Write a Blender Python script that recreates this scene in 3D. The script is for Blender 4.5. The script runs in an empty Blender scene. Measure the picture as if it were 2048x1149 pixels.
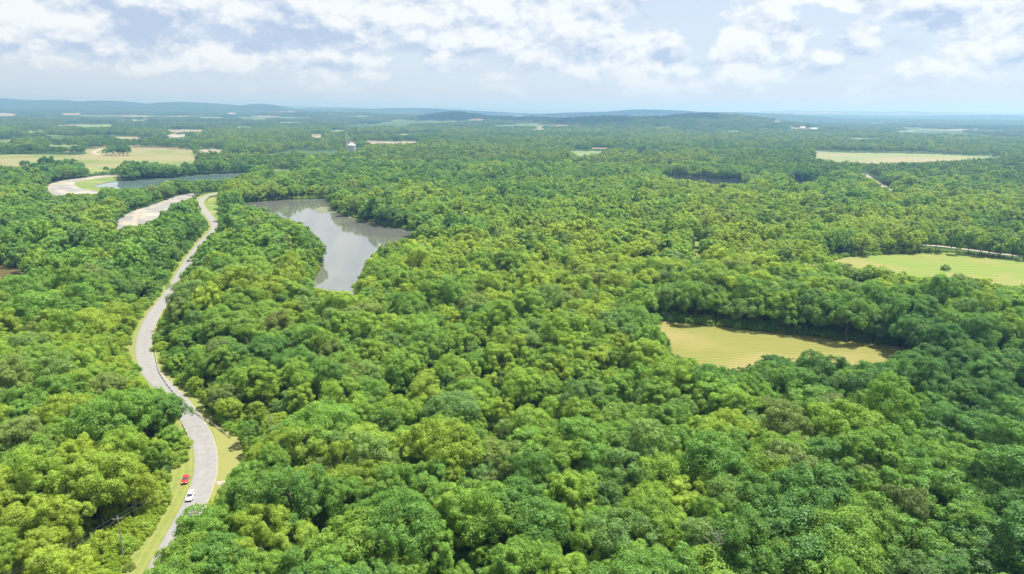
import bpy, bmesh, math, random
import numpy as np
from mathutils import Vector, Matrix

# ------------------------------------------------------------------ camera, sky, sun, exposure
R = math.radians
S = bpy.context.scene
COL = S.collection
HCAM, FPX, PITCH, ROLL = 105.0, 1384.0, R(14.40), R(0.55)
SUN_AZ, SUN_EL = R(65), R(68)            # azimuth measured from +Y (view direction) towards +X
EXPOSURE = 1.24
cF = np.array([0, math.cos(PITCH), -math.sin(PITCH)])
_r0 = np.array([1.0, 0, 0]); _u0 = np.array([0, math.sin(PITCH), math.cos(PITCH)])
cR = math.cos(ROLL) * _r0 + math.sin(ROLL) * _u0
cU = -math.sin(ROLL) * _r0 + math.cos(ROLL) * _u0
cam = bpy.data.cameras.new('camera'); camo = bpy.data.objects.new('camera', cam); COL.objects.link(camo)
cam.sensor_width = 36; cam.lens = 36 * FPX / 2048; cam.clip_start = 1; cam.clip_end = 120000
M = Matrix.Identity(4)
for i in range(3):
    M[i][0] = cR[i]; M[i][1] = cU[i]; M[i][2] = -cF[i]
M[2][3] = HCAM
camo.matrix_world = M
S.camera = camo

def ray(px, py):
    d = cF + cR * ((px - 1024) / FPX) - cU * ((py - 574.5) / FPX)
    return d / np.linalg.norm(d)

def azel(px, py):
    d = ray(px, py)
    return math.atan2(d[0], d[1]), math.asin(d[2])

def build_world():
    w = bpy.data.worlds.new('World'); S.world = w; w.use_nodes = True
    nt = w.node_tree; nt.nodes.clear(); N = nt.nodes.new; L = nt.links.new
    def math_(op, a, b=None, c=None, clamp=False):
        n = N('ShaderNodeMath'); n.operation = op; n.use_clamp = clamp
        for i, v in enumerate((a, b, c)):
            if v is None: continue
            if isinstance(v, (int, float)): n.inputs[i].default_value = v
            else: L(v, n.inputs[i])
        return n.outputs[0]
    def vec(op, a, b=None, c=None):
        n = N('ShaderNodeVectorMath'); n.operation = op
        for i, v in enumerate((a, b, c)):
            if v is None: continue
            if isinstance(v, tuple): n.inputs[i].default_value = v
            else: L(v, n.inputs[i])
        return n.outputs['Value'] if op == 'LENGTH' else n.outputs['Vector']
    def mixc(f, a, b):
        n = N('ShaderNodeMix'); n.data_type = 'RGBA'
        for sk, v in ((n.inputs[0], f), (n.inputs[6], a), (n.inputs[7], b)):
            if isinstance(v, (int, float, tuple)): sk.default_value = v
            else: L(v, sk)
        return n.outputs[2]
    def smooth(v, a, b):
        n = N('ShaderNodeMapRange'); n.interpolation_type = 'SMOOTHSTEP'; L(v, n.inputs[0])
        n.inputs[1].default_value = a; n.inputs[2].default_value = b
        return n.outputs[0]
    sky = N('ShaderNodeTexSky'); sky.sky_type = 'NISHITA'; sky.sun_disc = False
    sky.sun_elevation = SUN_EL; sky.sun_rotation = SUN_AZ; sky.altitude = 200
    sky.air_density = 1.0; sky.dust_density = 1.2; sky.ozone_density = 1.5
    tc = N('ShaderNodeTexCoord').outputs['Generated']
    d = vec('NORMALIZE', tc)
    sep = N('ShaderNodeSeparateXYZ'); L(d, sep.inputs[0])
    az = math_('ARCTAN2', sep.outputs[0], sep.outputs[1])
    el = math_('ARCSINE', sep.outputs[2])
    cmb = N('ShaderNodeCombineXYZ'); L(az, cmb.inputs[0]); L(el, cmb.inputs[1])
    p0 = cmb.outputs[0]
    def noise(v, scale, detail, rough, seed):
        n = N('ShaderNodeTexNoise'); n.noise_dimensions = '3D'
        L(vec('ADD', v, (seed, seed * .7, -seed)), n.inputs['Vector'])
        n.inputs['Scale'].default_value = scale; n.inputs['Detail'].default_value = detail
        n.inputs['Roughness'].default_value = rough
        return n
    q = vec('MULTIPLY', d, (1, 1, 1.7))
    warp = noise(q, 20, 4, .6, 3.1)
    wv = vec('MULTIPLY', vec('SUBTRACT', warp.outputs['Color'], (.5, .5, .5)), (.085, .06, 0))
    p = vec('ADD', p0, wv)
    det = noise(q, 15, 9, .60, 7.7).outputs['Fac']
    q2 = vec('ADD', q, (.008, .002, .020))
    det2 = noise(q2, 15, 6, .58, 7.7).outputs['Fac']
    big = noise(q, 3.2, 3, .5, 1.9).outputs['Fac']
    # cumulus banks seen in the photograph, as directions (azimuth, elevation) with their angular size
    def blobs(lst):
        tot = None
        for (x, y, rx, ry, a) in lst:
            ca, ce = azel(x, y)
            sx, sy = FPX / rx, FPX / ry
            l = vec('LENGTH', vec('MULTIPLY_ADD', p, (sx, sy, 0), (-ca * sx, -ce * sy, 0)))
            f = math_('MULTIPLY', math_('SUBTRACT', 1.0, l, clamp=True), a)
            tot = f if tot is None else math_('MAXIMUM', tot, f)
        return tot
    white = blobs(CLOUDS_WHITE)
    grey = blobs(CLOUDS_GREY)
    clear = blobs(CLOUDS_CLEAR)
    # wide cover: more cloud higher up, thin and streaky towards the horizon
    high = smooth(el, .02, .16)
    cover = math_('ADD', math_('MULTIPLY', math_('SUBTRACT', big, .52), .8), math_('MULTIPLY', high, .10))
    top = smooth(el, .11, .22)
    cover = math_('ADD', cover, math_('MULTIPLY', top, .38))
    dens = math_('ADD', cover, math_('MULTIPLY', math_('SUBTRACT', det, .5), 1.5))
    dens = math_('ADD', dens, math_('MULTIPLY', white, .85))
    dens = math_('SUBTRACT', dens, math_('MULTIPLY', clear, .8))
    m = smooth(dens, -.01, .30)
    lit = math_('ADD', .50, math_('MULTIPLY', math_('SUBTRACT', det, det2), 4.6))
    lit = math_('ADD', lit, math_('ADD', math_('MULTIPLY', white, .55), math_('MULTIPLY', top, .25)))
    lit = math_('SUBTRACT', lit, math_('MULTIPLY', grey, 1.0))
    lit = math_('ADD', lit, 0.0, clamp=True)
    ccol = mixc(lit, CLOUD_DARK, CLOUD_LIGHT)
    m = math_('MULTIPLY', m, smooth(el, -.01, .065))
    m = math_('MAXIMUM', m, math_('MULTIPLY', smooth(grey, .1, .6), .75))
    base = mixc(SKY_VEIL, sky.outputs[0], SKY_VEIL_COL)
    col = mixc(math_('MULTIPLY', m, .85), base, ccol)
    bg = N('ShaderNodeBackground'); bg.inputs[1].default_value = SKY_STRENGTH
    L(col, bg.inputs[0])
    out = N('ShaderNodeOutputWorld'); L(bg.outputs[0], out.inputs[0])

SKY_STRENGTH = 0.068
SKY_VEIL, SKY_VEIL_COL = 0.72, (4.4, 4.85, 5.6, 1)
CLOUD_LIGHT = (6.35, 6.45, 6.4, 1)
CLOUD_DARK = (3.05, 3.7, 4.95, 1)
CLOUDS_WHITE = [(100, 30, 190, 70, .9), (150, 70, 70, 40, .8), (420, 15, 260, 40, .8), (820, 30, 380, 70, 1.1),
                (420, 100, 130, 30, .8), (530, 100, 60, 28, .7), (760, 62, 90, 26, .6), (1080, 60, 180, 70, .9),
                (1180, 15, 160, 40, .8), (1330, 120, 170, 90, .75), (1500, 50, 80, 60, 1.1), (1560, 75, 110, 40, .9),
                (1720, 88, 70, 44, .9), (1400, 140, 90, 30, .6), (1630, 8, 150, 24, .8), (1980, 50, 130, 90, .9),
                (1890, 20, 120, 40, .8), (890, 118, 70, 34, .75), (250, 125, 160, 30, .5), (640, 140, 150, 34, .5), (1600, 130, 140, 44, .6), (1850, 130, 180, 40, .5), (1180, 120, 120, 50, .6), (60, 110, 120, 26, .5), (1460, 100, 120, 60, .8), (930, 60, 240, 60, 1.0), (740, 115, 60, 28, .5), (1030, 130, 70, 40, .5)]
CLOUDS_GREY = [(280, 48, 170, 34, 1.0), (300, 78, 150, 26, .8), (560, 70, 210, 42, 1.0), (850, 96, 170, 18, .7),
               (120, 92, 200, 16, .4), (1850, 40, 80, 26, .5), (1780, 95, 150, 34, .45), (1040, 100, 90, 10, .4)]
CLOUDS_CLEAR = [(1410, 60, 75, 70, 1.0), (1350, 20, 60, 30, .7), (1640, 40, 60, 60, .5), (1800, 100, 110, 50, .6)]
build_world()

sun = bpy.data.lights.new('sun', 'SUN'); sun.energy = 4.6; sun.angle = R(0.55); sun.color = (1.0, .965, .90)
suno = bpy.data.objects.new('sun', sun); COL.objects.link(suno)
sd = Vector((math.sin(SUN_AZ) * math.cos(SUN_EL), math.cos(SUN_AZ) * math.cos(SUN_EL), math.sin(SUN_EL)))
suno.rotation_euler = sd.to_track_quat('Z', 'Y').to_euler(); suno.location = (0, 0, 400)

S.render.engine = 'CYCLES'
S.view_settings.view_transform = 'Standard'; S.view_settings.look = 'None'
S.view_settings.exposure = EXPOSURE; S.view_settings.gamma = 1; S.view_settings.use_curve_mapping = False
cy = S.cycles
cy.max_bounces = 4; cy.diffuse_bounces = 2; cy.glossy_bounces = 2; cy.transmission_bounces = 2
cy.volume_bounces = 0; cy.transparent_max_bounces = 6; cy.caustics_reflective = False; cy.caustics_refractive = False
cy.use_denoising = True; cy.sample_clamp_indirect = 6
cy.use_adaptive_sampling = False

rng = np.random.default_rng(11)
random.seed(5)

# ------------------------------------------------------------------ helpers
def project(X, Y, Z):
    vx, vy, vz = np.asarray(X, float), np.asarray(Y, float), np.asarray(Z, float) - HCAM
    x = vx * cR[0] + vy * cR[1] + vz * cR[2]
    y = vx * cU[0] + vy * cU[1] + vz * cU[2]
    z = vx * cF[0] + vy * cF[1] + vz * cF[2]
    z = np.where(z < 1, 1, z)
    return 1024 + FPX * x / z, 574.5 - FPX * y / z, z

def gp(px, py, z=0.0):
    d = ray(px, py)
    t = (z - HCAM) / d[2]
    return np.array([d[0] * t, d[1] * t, z])

def vnoise(x, y, s, seed=0):
    x = np.asarray(x, float) / s + seed * 17.31; y = np.asarray(y, float) / s - seed * 9.77
    xi, yi = np.floor(x), np.floor(y); fx, fy = x - xi, y - yi
    fx = fx * fx * (3 - 2 * fx); fy = fy * fy * (3 - 2 * fy)
    def h(a, b):
        v = np.sin(a * 127.1 + b * 311.7 + seed * 3.3) * 43758.5453
        return v - np.floor(v)
    return (h(xi, yi) * (1 - fx) + h(xi + 1, yi) * fx) * (1 - fy) + (h(xi, yi + 1) * (1 - fx) + h(xi + 1, yi + 1) * fx) * fy

def fbm(x, y, s, seed=0, o=3):
    t, a, w = 0, 1, 0
    for k in range(o):
        t = t + a * vnoise(x, y, s / 2 ** k, seed + k); w += a; a *= .5
    return t / w

def mesh_np(name, V, F, mats=(), midx=None, smooth=False):
    V = np.asarray(V, np.float32); F = np.asarray(F, np.int32)
    me = bpy.data.meshes.new(name)
    me.vertices.add(len(V)); me.vertices.foreach_set('co', V.ravel())
    k = F.shape[1]
    me.loops.add(F.size); me.loops.foreach_set('vertex_index', F.ravel())
    me.polygons.add(len(F)); me.polygons.foreach_set('loop_start', np.arange(0, F.size, k, dtype=np.int32))
    if midx is not None: me.polygons.foreach_set('material_index', np.asarray(midx, np.int32))
    for m in mats: me.materials.append(m)
    me.update(calc_edges=True); me.validate()
    if smooth: me.polygons.foreach_set('use_smooth', np.ones(len(F), bool))
    return me

def link(name, data, parent=None, loc=None):
    o = bpy.data.objects.new(name, data); COL.objects.link(o)
    if parent: o.parent = parent
    if loc is not None: o.location = loc
    return o

def tag(o, label, cat=None, group=None, kind=None):
    o['label'] = label
    if cat: o['category'] = cat
    if group: o['group'] = group
    if kind: o['kind'] = kind
    return o

class MB:
    def __init__(s): s.v = []; s.f = []
    def add(s, V, F):
        n = len(s.v); s.v += [tuple(map(float, a)) for a in V]; s.f += [tuple(i + n for i in f) for f in F]
    def box(s, c, d, rz=0, tilt=None):
        V = []
        for k in range(8):
            p = [((k >> i & 1) - .5) * d[i] for i in range(3)]
            if tilt: p = list(tilt @ Vector(p))
            x, y = p[0] * math.cos(rz) - p[1] * math.sin(rz), p[0] * math.sin(rz) + p[1] * math.cos(rz)
            V.append((c[0] + x, c[1] + y, c[2] + p[2]))
        s.add(V, [(0, 2, 3, 1), (4, 5, 7, 6), (0, 1, 5, 4), (2, 6, 7, 3), (0, 4, 6, 2), (1, 3, 7, 5)])
    def tube(s, pts, rad, n=8, cap=True):
        pts = [Vector(p) for p in pts]; V = []; F = []
        for i, p in enumerate(pts):
            t = (pts[min(i + 1, len(pts) - 1)] - pts[max(i - 1, 0)]).normalized()
            a = t.orthogonal().normalized() if abs(t.z) < .95 else Vector((1, 0, 0)); a = (a - t * a.dot(t)).normalized(); b = t.cross(a)
            r = rad[i] if hasattr(rad, '__len__') else rad
            for k in range(n):
                an = 2 * math.pi * k / n; V.append(p + a * math.cos(an) * r + b * math.sin(an) * r)
        for i in range(len(pts) - 1):
            for k in range(n): F.append((i * n + k, i * n + (k + 1) % n, (i + 1) * n + (k + 1) % n, (i + 1) * n + k))
        if cap: F += [tuple(range(n))[::-1], tuple(range((len(pts) - 1) * n, len(pts) * n))]
        s.add(V, F)
    def mesh(s, name, mat=None, smooth=False):
        me = bpy.data.meshes.new(name); me.from_pydata(s.v, [], s.f); me.update()
        if mat: me.materials.append(mat)
        if smooth:
            for p in me.polygons: p.use_smooth = True
        return me
    def build(s, name, mat, parent=None, smooth=False, loc=None): return link(name, s.mesh(name, mat, smooth), parent, loc)

def newmat(name):
    m = bpy.data.materials.new(name); m.use_nodes = True
    return m, m.node_tree, m.node_tree.nodes['Principled BSDF']

def noise_mat(name, c1, c2, scale=1.0, rough=.85, c3=None, scale2=None, detail=5, lo=.35, hi=.65, bump=0, stretch=(1, 1, 1), spec=.3, coords='Object', rot=0):
    m, nt, b = newmat(name); N = nt.nodes.new; L = nt.links.new
    tc = N('ShaderNodeTexCoord'); mp = N('ShaderNodeMapping'); L(tc.outputs[coords], mp.inputs[0]); mp.inputs['Scale'].default_value = stretch
    mp.inputs['Rotation'].default_value = (0, 0, rot)
    n = N('ShaderNodeTexNoise'); n.inputs['Scale'].default_value = scale; n.inputs['Detail'].default_value = detail; L(mp.outputs[0], n.inputs['Vector'])
    r = N('ShaderNodeValToRGB'); L(n.outputs['Fac'], r.inputs[0])
    r.color_ramp.elements[0].position = lo; r.color_ramp.elements[0].color = (*c1, 1)
    r.color_ramp.elements[1].position = hi; r.color_ramp.elements[1].color = (*c2, 1)
    col = r.outputs[0]
    if c3 is not None:
        n2 = N('ShaderNodeTexNoise'); n2.inputs['Scale'].default_value = scale2; n2.inputs['Detail'].default_value = 4; L(tc.outputs[coords], n2.inputs['Vector'])
        mr = N('ShaderNodeMapRange'); mr.inputs[1].default_value = .48; mr.inputs[2].default_value = .62; L(n2.outputs['Fac'], mr.inputs[0])
        mx = N('ShaderNodeMix'); mx.data_type = 'RGBA'; L(mr.outputs[0], mx.inputs[0]); L(col, mx.inputs[6]); mx.inputs[7].default_value = (*c3, 1)
        col = mx.outputs[2]
    L(col, b.inputs['Base Color'])
    b.inputs['Roughness'].default_value = rough; b.inputs['Specular IOR Level'].default_value = spec
    if bump:
        bp = N('ShaderNodeBump'); bp.inputs['Strength'].default_value = bump; L(n.outputs['Fac'], bp.inputs['Height']); L(bp.outputs[0], b.inputs['Normal'])
    return m

def flat_mat(name, c, rough=.6, metal=0, spec=.4, coat=0):
    m = noise_mat(name, tuple(x * .88 for x in c), tuple(min(1, x * 1.1) for x in c), 1.3, rough, spec=spec)
    b = m.node_tree.nodes['Principled BSDF']; b.inputs['Metallic'].default_value = metal; b.inputs['Coat Weight'].default_value = coat
    return m

# ------------------------------------------------------------------ terrain
# ridges: picture direction of crest, distance, half widths (m), height (m)
RIDGES = []
def ridge(px, dist, wx, wy, h):
    a = azel(px, 560)[0]
    RIDGES.append((math.tan(a) * dist, dist, wx, wy, h))
for a in [(1395, 4300, 420, 520, 74), (1300, 4100, 520, 520, 56), (1200, 4300, 380, 420, 56), (1100, 4800, 500, 420, 40), (915, 5200, 300, 380, 62),
          (860, 5600, 900, 420, 26), (1020, 5300, 500, 420, 36), (660, 6600, 900, 500, 40),
          (1290, 8800, 800, 800, 104), (1230, 8800, 900, 800, 70), (1420, 8200, 1100, 700, 72), (820, 10500, 1300, 900, 88), (700, 11000, 1100, 900, 84),
          (-20, 9800, 1700, 1100, 180), (150, 9300, 800, 1000, 146), (265, 9100, 800, 1000, 144), (415, 9300, 800, 1000, 132), (480, 9500, 500, 900, 116), (555, 9200, 400, 800, 124),
          (640, 17000, 1800, 1500, 125), (905, 30000, 900, 2000, 160), (930, 30000, 4500, 2000, 115), (1130, 30000, 5000, 2000, 95),
          (1560, 15000, 1500, 1400, 118), (1660, 15500, 1700, 1400, 118), (1770, 15000, 1500, 1400, 112), (1900, 17000, 3000, 1500, 96), (2060, 17000, 3000, 1500, 90),
          (1960, 10500, 1300, 700, 72), (2080, 10500, 900, 700, 50), (1660, 11500, 3200, 900, 48), (180, 9500, 3200, 900, 40), (420, 8200, 2000, 700, 32),
          (200, 7000, 1500, 600, 30), (1700, 7600, 2500, 600, 22)]:
    ridge(*a)

def height(X, Y):
    X = np.asarray(X, float); Y = np.asarray(Y, float)
    D = np.hypot(X, Y); z = np.zeros_like(D)
    for (cx, cy_, wx, wy, h) in RIDGES:
        q = ((X - cx) / wx) ** 2 + ((Y - cy_) / wy) ** 2
        z = np.maximum(z, h * np.exp(-q * .8))
    k = np.clip((D - 3200) / 2500, 0, 1)
    z = z * (1 + .22 * k * (fbm(X, Y, 900, 5) - .5) * 2) + k * (fbm(X, Y, 1700, 9) - .35) * 26
    k2 = np.clip((D - 12000) / 9000, 0, 1)
    z = np.minimum(z + k2 * (fbm(X, Y, 5200, 21) * 45), 240)
    return np.where(D < 3200, np.maximum(z, 0) * np.clip((D - 2600) / 600, 0, 1), z)

_TS = np.geomspace(500, 60000, 2500)
def cast(px, py, dz=0.0):
    d = ray(px, py); Z = height(d[0] * _TS, d[1] * _TS); k = np.argmax(HCAM + d[2] * _TS <= Z + dz)
    return d, float(_TS[k]), float(Z[k])

# ------------------------------------------------------------------ clearings traced from the photograph (2048 x 1149 px)
P_ = {}
P_['road_a'] = [(270, 1106), (300, 1080), (335, 1046), (348, 1040), (375, 1010), (392, 1000), (425, 985), (470, 970), (470, 958), (462, 955), (488, 915), (478, 872), (440, 850),
                (415, 840), (400, 828), (385, 812), (366, 818), (372, 845), (376, 870), (382, 895), (382, 910), (370, 935), (357, 955), (350, 985), (333, 1020), (308, 1055), (283, 1090)]
P_['rail'] = [(328, 758), (346, 775), (386, 808), (402, 828), (380, 815), (340, 784)]
P_['bin'] = [(694, 286), (713, 286), (713, 303), (694, 303)]
P_['road_b'] = [(338, 776), (325, 755), (317, 735), (311, 715), (305, 700), (303, 680), (312, 655), (322, 630), (335, 605), (345, 598), (350, 580), (362, 555), (385, 520), (400, 490),
                (420, 470), (436, 468), (440, 460), (440, 430), (438, 392), (435, 385), (430, 383), (405, 388), (392, 397), (388, 410), (395, 425), (412, 438), (418, 455), (405, 470), (385, 490), (370, 510),
                (350, 535), (335, 565), (315, 595), (290, 620), (270, 650), (262, 680), (267, 710), (278, 740), (300, 762), (318, 780)]
P_['lake'] = [(472, 409), (500, 404), (560, 400), (640, 397), (668, 399), (660, 412), (680, 428), (735, 444), (790, 455), (833, 461), (833, 470), (800, 483), (770, 490), (745, 510), (722, 545), (712, 570), (708, 599), (690, 592),
              (650, 582), (620, 572), (640, 540), (647, 505), (640, 480), (600, 447), (545, 430), (510, 417)]
P_['upper_lake'] = [(188, 372), (215, 365), (265, 361), (335, 357), (420, 349), (490, 346), (503, 349), (470, 356), (440, 363), (400, 362), (345, 363), (330, 367), (290, 376), (245, 379), (215, 377)]
P_['pond'] = [(-60, 522), (0, 528), (34, 536), (60, 546), (54, 556), (0, 567), (-60, 572)]
P_['river'] = [(1322, 350), (1400, 355), (1480, 360), (1500, 368), (1440, 371), (1380, 364), (1330, 356)]
P_['river_b'] = [(1575, 362), (1640, 364), (1645, 369), (1590, 370)]
P_['hayfield'] = [(1272, 635), (1330, 641), (1400, 650), (1500, 660), (1600, 670), (1700, 681), (1812, 697), (1803, 715), (1770, 727), (1700, 728), (1650, 729), (1600, 718), (1560, 712), (1520, 722), (1450, 740), (1400, 728), (1350, 707), (1328, 690), (1322, 660)]
P_['meadow'] = [(1652, 523), (1720, 512), (1800, 508), (1900, 506), (2048, 520), (2130, 528), (2130, 585), (2048, 574), (1990, 571), (1900, 562), (1800, 551), (1740, 546), (1690, 533)]
P_['lane'] = [(1838, 488), (1870, 489), (1920, 496), (2048, 511), (2130, 520), (2130, 527), (2048, 518), (1920, 502), (1850, 497)]
P_['far_field_r'] = [(1630, 303), (1700, 306), (1800, 307), (1900, 310), (2012, 316), (1960, 320), (1850, 325), (1750, 328), (1680, 326), (1632, 319)]
P_['track_r'] = [(1716, 346), (1738, 347), (1755, 362), (1790, 381), (1783, 387), (1760, 377), (1738, 360)]
P_['small_field'] = [(1138, 302), (1210, 304), (1190, 309), (1160, 314), (1150, 308)]
P_['big_field'] = [(-60, 311), (60, 309), (165, 310), (172, 300), (210, 295), (300, 296), (386, 301), (390, 331), (350, 334), (300, 328), (250, 322), (240, 335), (180, 347), (168, 338), (150, 330), (100, 322), (60, 330), (30, 334), (-60, 336)]
P_['lot'] = [(222, 466), (234, 441), (258, 425), (310, 408), (360, 391), (397, 387), (380, 397), (345, 415), (322, 430), (302, 446), (286, 456), (262, 451), (234, 464)]
P_['far_lot'] = [(84, 378), (98, 369), (130, 361), (200, 352), (245, 350), (242, 356), (240, 360), (185, 373), (205, 383), (195, 388), (150, 389), (110, 392), (92, 386)]
P_['row_strip'] = [(1392, 470), (1402, 470), (1402, 500), (1396, 545), (1378, 548), (1386, 510)]
FAR_FIELDS = [(232, 283, 273, 280, 0), (335, 408, 259, 266, 0), (333, 372, 268, 276, 3), (152, 230, 249, 257, 2), (-40, 38, 226, 234, 0), (120, 162, 226, 230, 0), (395, 450, 234, 239, 2),
              (730, 835, 283, 289, 1), (395, 445, 298, 308, 1), (88, 160, 290, 295, 2), (470, 505, 253, 257, 2), (240, 300, 239, 243, 0), (560, 600, 244, 248, 2), (620, 645, 272, 277, 1), (800, 815, 268, 271, 0),
              (1545, 1562, 244, 246, 0), (1575, 1640, 255, 260, 1), (1890, 1960, 258, 262, 0), (1960, 2010, 261, 264, 1), (1790, 1830, 262, 265, 2), (455, 475, 225, 231, 0), (500, 560, 232, 235, 0),
              (940, 970, 239, 242, 0), (1060, 1090, 258, 261, 2), (330, 380, 232, 235, 0), (40, 90, 262, 266, 2), (90, 130, 271, 274, 2), (700, 740, 232, 235, 2), (660, 690, 261, 264, 2), (1445, 1480, 262, 265, 2), (540, 600, 339, 345, 2),
              (1180, 1225, 296, 299, 1), (1700, 1760, 276, 279, 2), (850, 900, 325, 328, 2), (1270, 1290, 309, 313, 2), (1730, 1770, 246, 248, 0), (1300, 1345, 254, 256, 2), (1020, 1050, 232, 234, 3), (560, 590, 223, 226, 3)]
for i, (x0, x1, y0, y1, c) in enumerate(FAR_FIELDS):
    rr = random.Random(i); n = 7
    sl = (x0 + x1 - 2048) * .5 * math.tan(ROLL) * 0
    top = [(x0 + (x1 - x0) * k / n, y0 + rr.uniform(0, .25) * (y1 - y0)) for k in range(n + 1)]
    bot = [(x0 + (x1 - x0) * k / n, y1 - (rr.uniform(.0, .35) + (.5 if k in (0, n) else 0)) * (y1 - y0)) for k in range(n, -1, -1)]
    P_['ff%d' % i] = top + bot

MX0, MY0, MW, MH = -200, 180, 2448, 1100
MASK = np.zeros((MH, MW), bool)
def raster(poly):
    p = np.array(poly, float); x0, y0 = np.floor(p.min(0)).astype(int) - 1; x1, y1 = np.ceil(p.max(0)).astype(int) + 2
    x0 = max(x0, MX0); y0 = max(y0, MY0); x1 = min(x1, MX0 + MW); y1 = min(y1, MY0 + MH)
    xs, ys = np.meshgrid(np.arange(x0, x1) + .5, np.arange(y0, y1) + .5)
    ins = np.zeros(xs.shape, bool)
    for i in range(len(p)):
        (ax, ay), (bx, by) = p[i - 1], p[i]
        if ay == by: continue
        c = ((ay > ys) != (by > ys)) & (xs < (bx - ax) * (ys - ay) / (by - ay) + ax)
        ins ^= c
    return x0, y0, ins
for k, poly in P_.items():
    x0, y0, ins = raster(poly)
    MASK[y0 - MY0:y0 - MY0 + ins.shape[0], x0 - MX0:x0 - MX0 + ins.shape[1]] |= ins
def hit(px, py):
    xi = np.clip((px - MX0).astype(int), 0, MW - 1); yi = np.clip((py - MY0).astype(int), 0, MH - 1)
    ok = (px > MX0) & (px < MX0 + MW) & (py > MY0) & (py < MY0 + MH)
    return MASK[yi, xi] & ok

def smooth_path(pts, n=8, closed=False):
    pts = [np.array(p, float) for p in pts]; out = []
    m = len(pts)
    for i in range(m if closed else m - 1):
        if closed: p0, p1, p2, p3 = pts[i - 1], pts[i], pts[(i + 1) % m], pts[(i + 2) % m]
        else: p0, p1, p2, p3 = pts[max(i - 1, 0)], pts[i], pts[i + 1], pts[min(i + 2, m - 1)]
        for k in range(n):
            t = k / n
            out.append(.5 * (2 * p1 + (p2 - p0) * t + (2 * p0 - 5 * p1 + 4 * p2 - p3) * t * t + (3 * p1 - p0 - 3 * p2 + p3) * t ** 3))
    if not closed: out.append(pts[-1])
    return np.array(out)

ROAD_PX = [(296, 1190), (322, 1138), (347, 1090), (371, 1044), (386, 1014), (398, 986), (409, 952), (411, 912), (403, 877), (384, 842), (356, 803), (324, 771), (301, 745), (289, 716), (287, 690), (293, 660), (310, 626), (332, 597),
           (353, 565), (375, 527), (392, 502), (410, 480), (427, 463), (428, 447), (412, 426), (400, 410), (404, 398), (428, 388), (452, 385)]
ROAD = smooth_path([gp(*p)[:2] for p in ROAD_PX], 6)
def dist_road(X, Y):
    d = np.full(np.shape(X), 1e9)
    for p in ROAD[::2]: d = np.minimum(d, (X - p[0]) ** 2 + (Y - p[1]) ** 2)
    return np.sqrt(d)

# ---- ground sheet, polar cells fine ahead of the camera, coarse elsewhere, reaching past the horizon
m_floor = noise_mat('forest floor', (.018, .036, .009), (.045, .075, .018), .12, .95, c3=(.05, .062, .022), scale2=.03)
def far_land_mat():
    m, nt, b = newmat('land'); N = nt.nodes.new; L = nt.links.new
    geo = N('ShaderNodeNewGeometry'); pos = geo.outputs['Position']
    n1 = N('ShaderNodeTexNoise'); n1.inputs['Scale'].default_value = .09; n1.inputs['Detail'].default_value = 6; L(pos, n1.inputs['Vector'])
    r1 = N('ShaderNodeValToRGB'); L(n1.outputs['Fac'], r1.inputs[0])
    r1.color_ramp.elements[0].position = .35; r1.color_ramp.elements[0].color = (.017, .036, .010, 1)
    r1.color_ramp.elements[1].position = .68; r1.color_ramp.elements[1].color = (.045, .080, .018, 1)
    # farmland patches between the woods, only far out
    v = N('ShaderNodeTexVoronoi'); v.inputs['Scale'].default_value = .0030; L(pos, v.inputs['Vector'])
    r2 = N('ShaderNodeValToRGB'); r2.color_ramp.interpolation = 'CONSTANT'
    el = r2.color_ramp.elements; el[0].position = 0; el[0].color = (.045, .085, .022, 1); el[1].position = .5; el[1].color = (.085, .125, .036, 1)
    e = el.new(.72); e.color = (.055, .095, .027, 1); e = el.new(.88); e.color = (.16, .14, .075, 1)
    sp = N('ShaderNodeSeparateColor'); L(v.outputs['Color'], sp.inputs[0]); L(sp.outputs[0], r2.inputs[0])
    ln = N('ShaderNodeVectorMath'); ln.operation = 'LENGTH'; L(pos, ln.inputs[0])
    mr = N('ShaderNodeMapRange'); mr.inputs[1].default_value = 1450; mr.inputs[2].default_value = 1700; L(ln.outputs['Value'], mr.inputs[0])
    mx = N('ShaderNodeMix'); mx.data_type = 'RGBA'; L(mr.outputs[0], mx.inputs[0]); L(r1.outputs[0], mx.inputs[6]); L(r2.outputs[0], mx.inputs[7])
    L(mx.outputs[2], b.inputs['Base Color']); b.inputs['Roughness'].default_value = .95; b.inputs['Specular IOR Level'].default_value = .1
    return m
m_land = far_land_mat()
az = np.concatenate([np.linspace(-180, -50, 40)[:-1], np.linspace(-50, 50, 360), np.linspace(50, 180, 40)[1:-1]])
rad = np.concatenate([[2, 30, 60], np.geomspace(85, 60000, 480)])
A, D = np.meshgrid(np.radians(az), rad); GX, GY = np.sin(A) * D, np.cos(A) * D
GZ = height(GX, GY)
# lake and pond beds are dug out of the sheet
def inside_px(poly, X, Y):
    px, py, z = project(X, Y, np.zeros_like(X)); p = np.array(poly, float); ins = np.zeros(px.shape, bool)
    for i in range(len(p)):
        (ax, ay), (bx, by) = p[i - 1], p[i]
        if ay == by: continue
        ins ^= ((ay > py) != (by > py)) & (px < (bx - ax) * (py - ay) / (by - ay) + ax)
    return ins & (Y > 50)
for k in ('lake', 'upper_lake', 'pond', 'river', 'river_b'):
    GZ = np.where(inside_px(P_[k], GX, GY), -2.5, GZ)
na, nr = len(az), len(rad)
I = np.arange(na * nr).reshape(nr, na); J = np.roll(I, -1, axis=1)
F = np.stack([I[:-1], I[1:], J[1:], J[:-1]], -1).reshape(-1, 4)
ground = link('ground', mesh_np('ground', np.stack([GX, GY, GZ], -1).reshape(-1, 3), F[:, ::-1], (m_land,), smooth=True))
tag(ground, 'wooded river lowland running out to blue hills at the horizon', 'ground', kind='structure')

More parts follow.
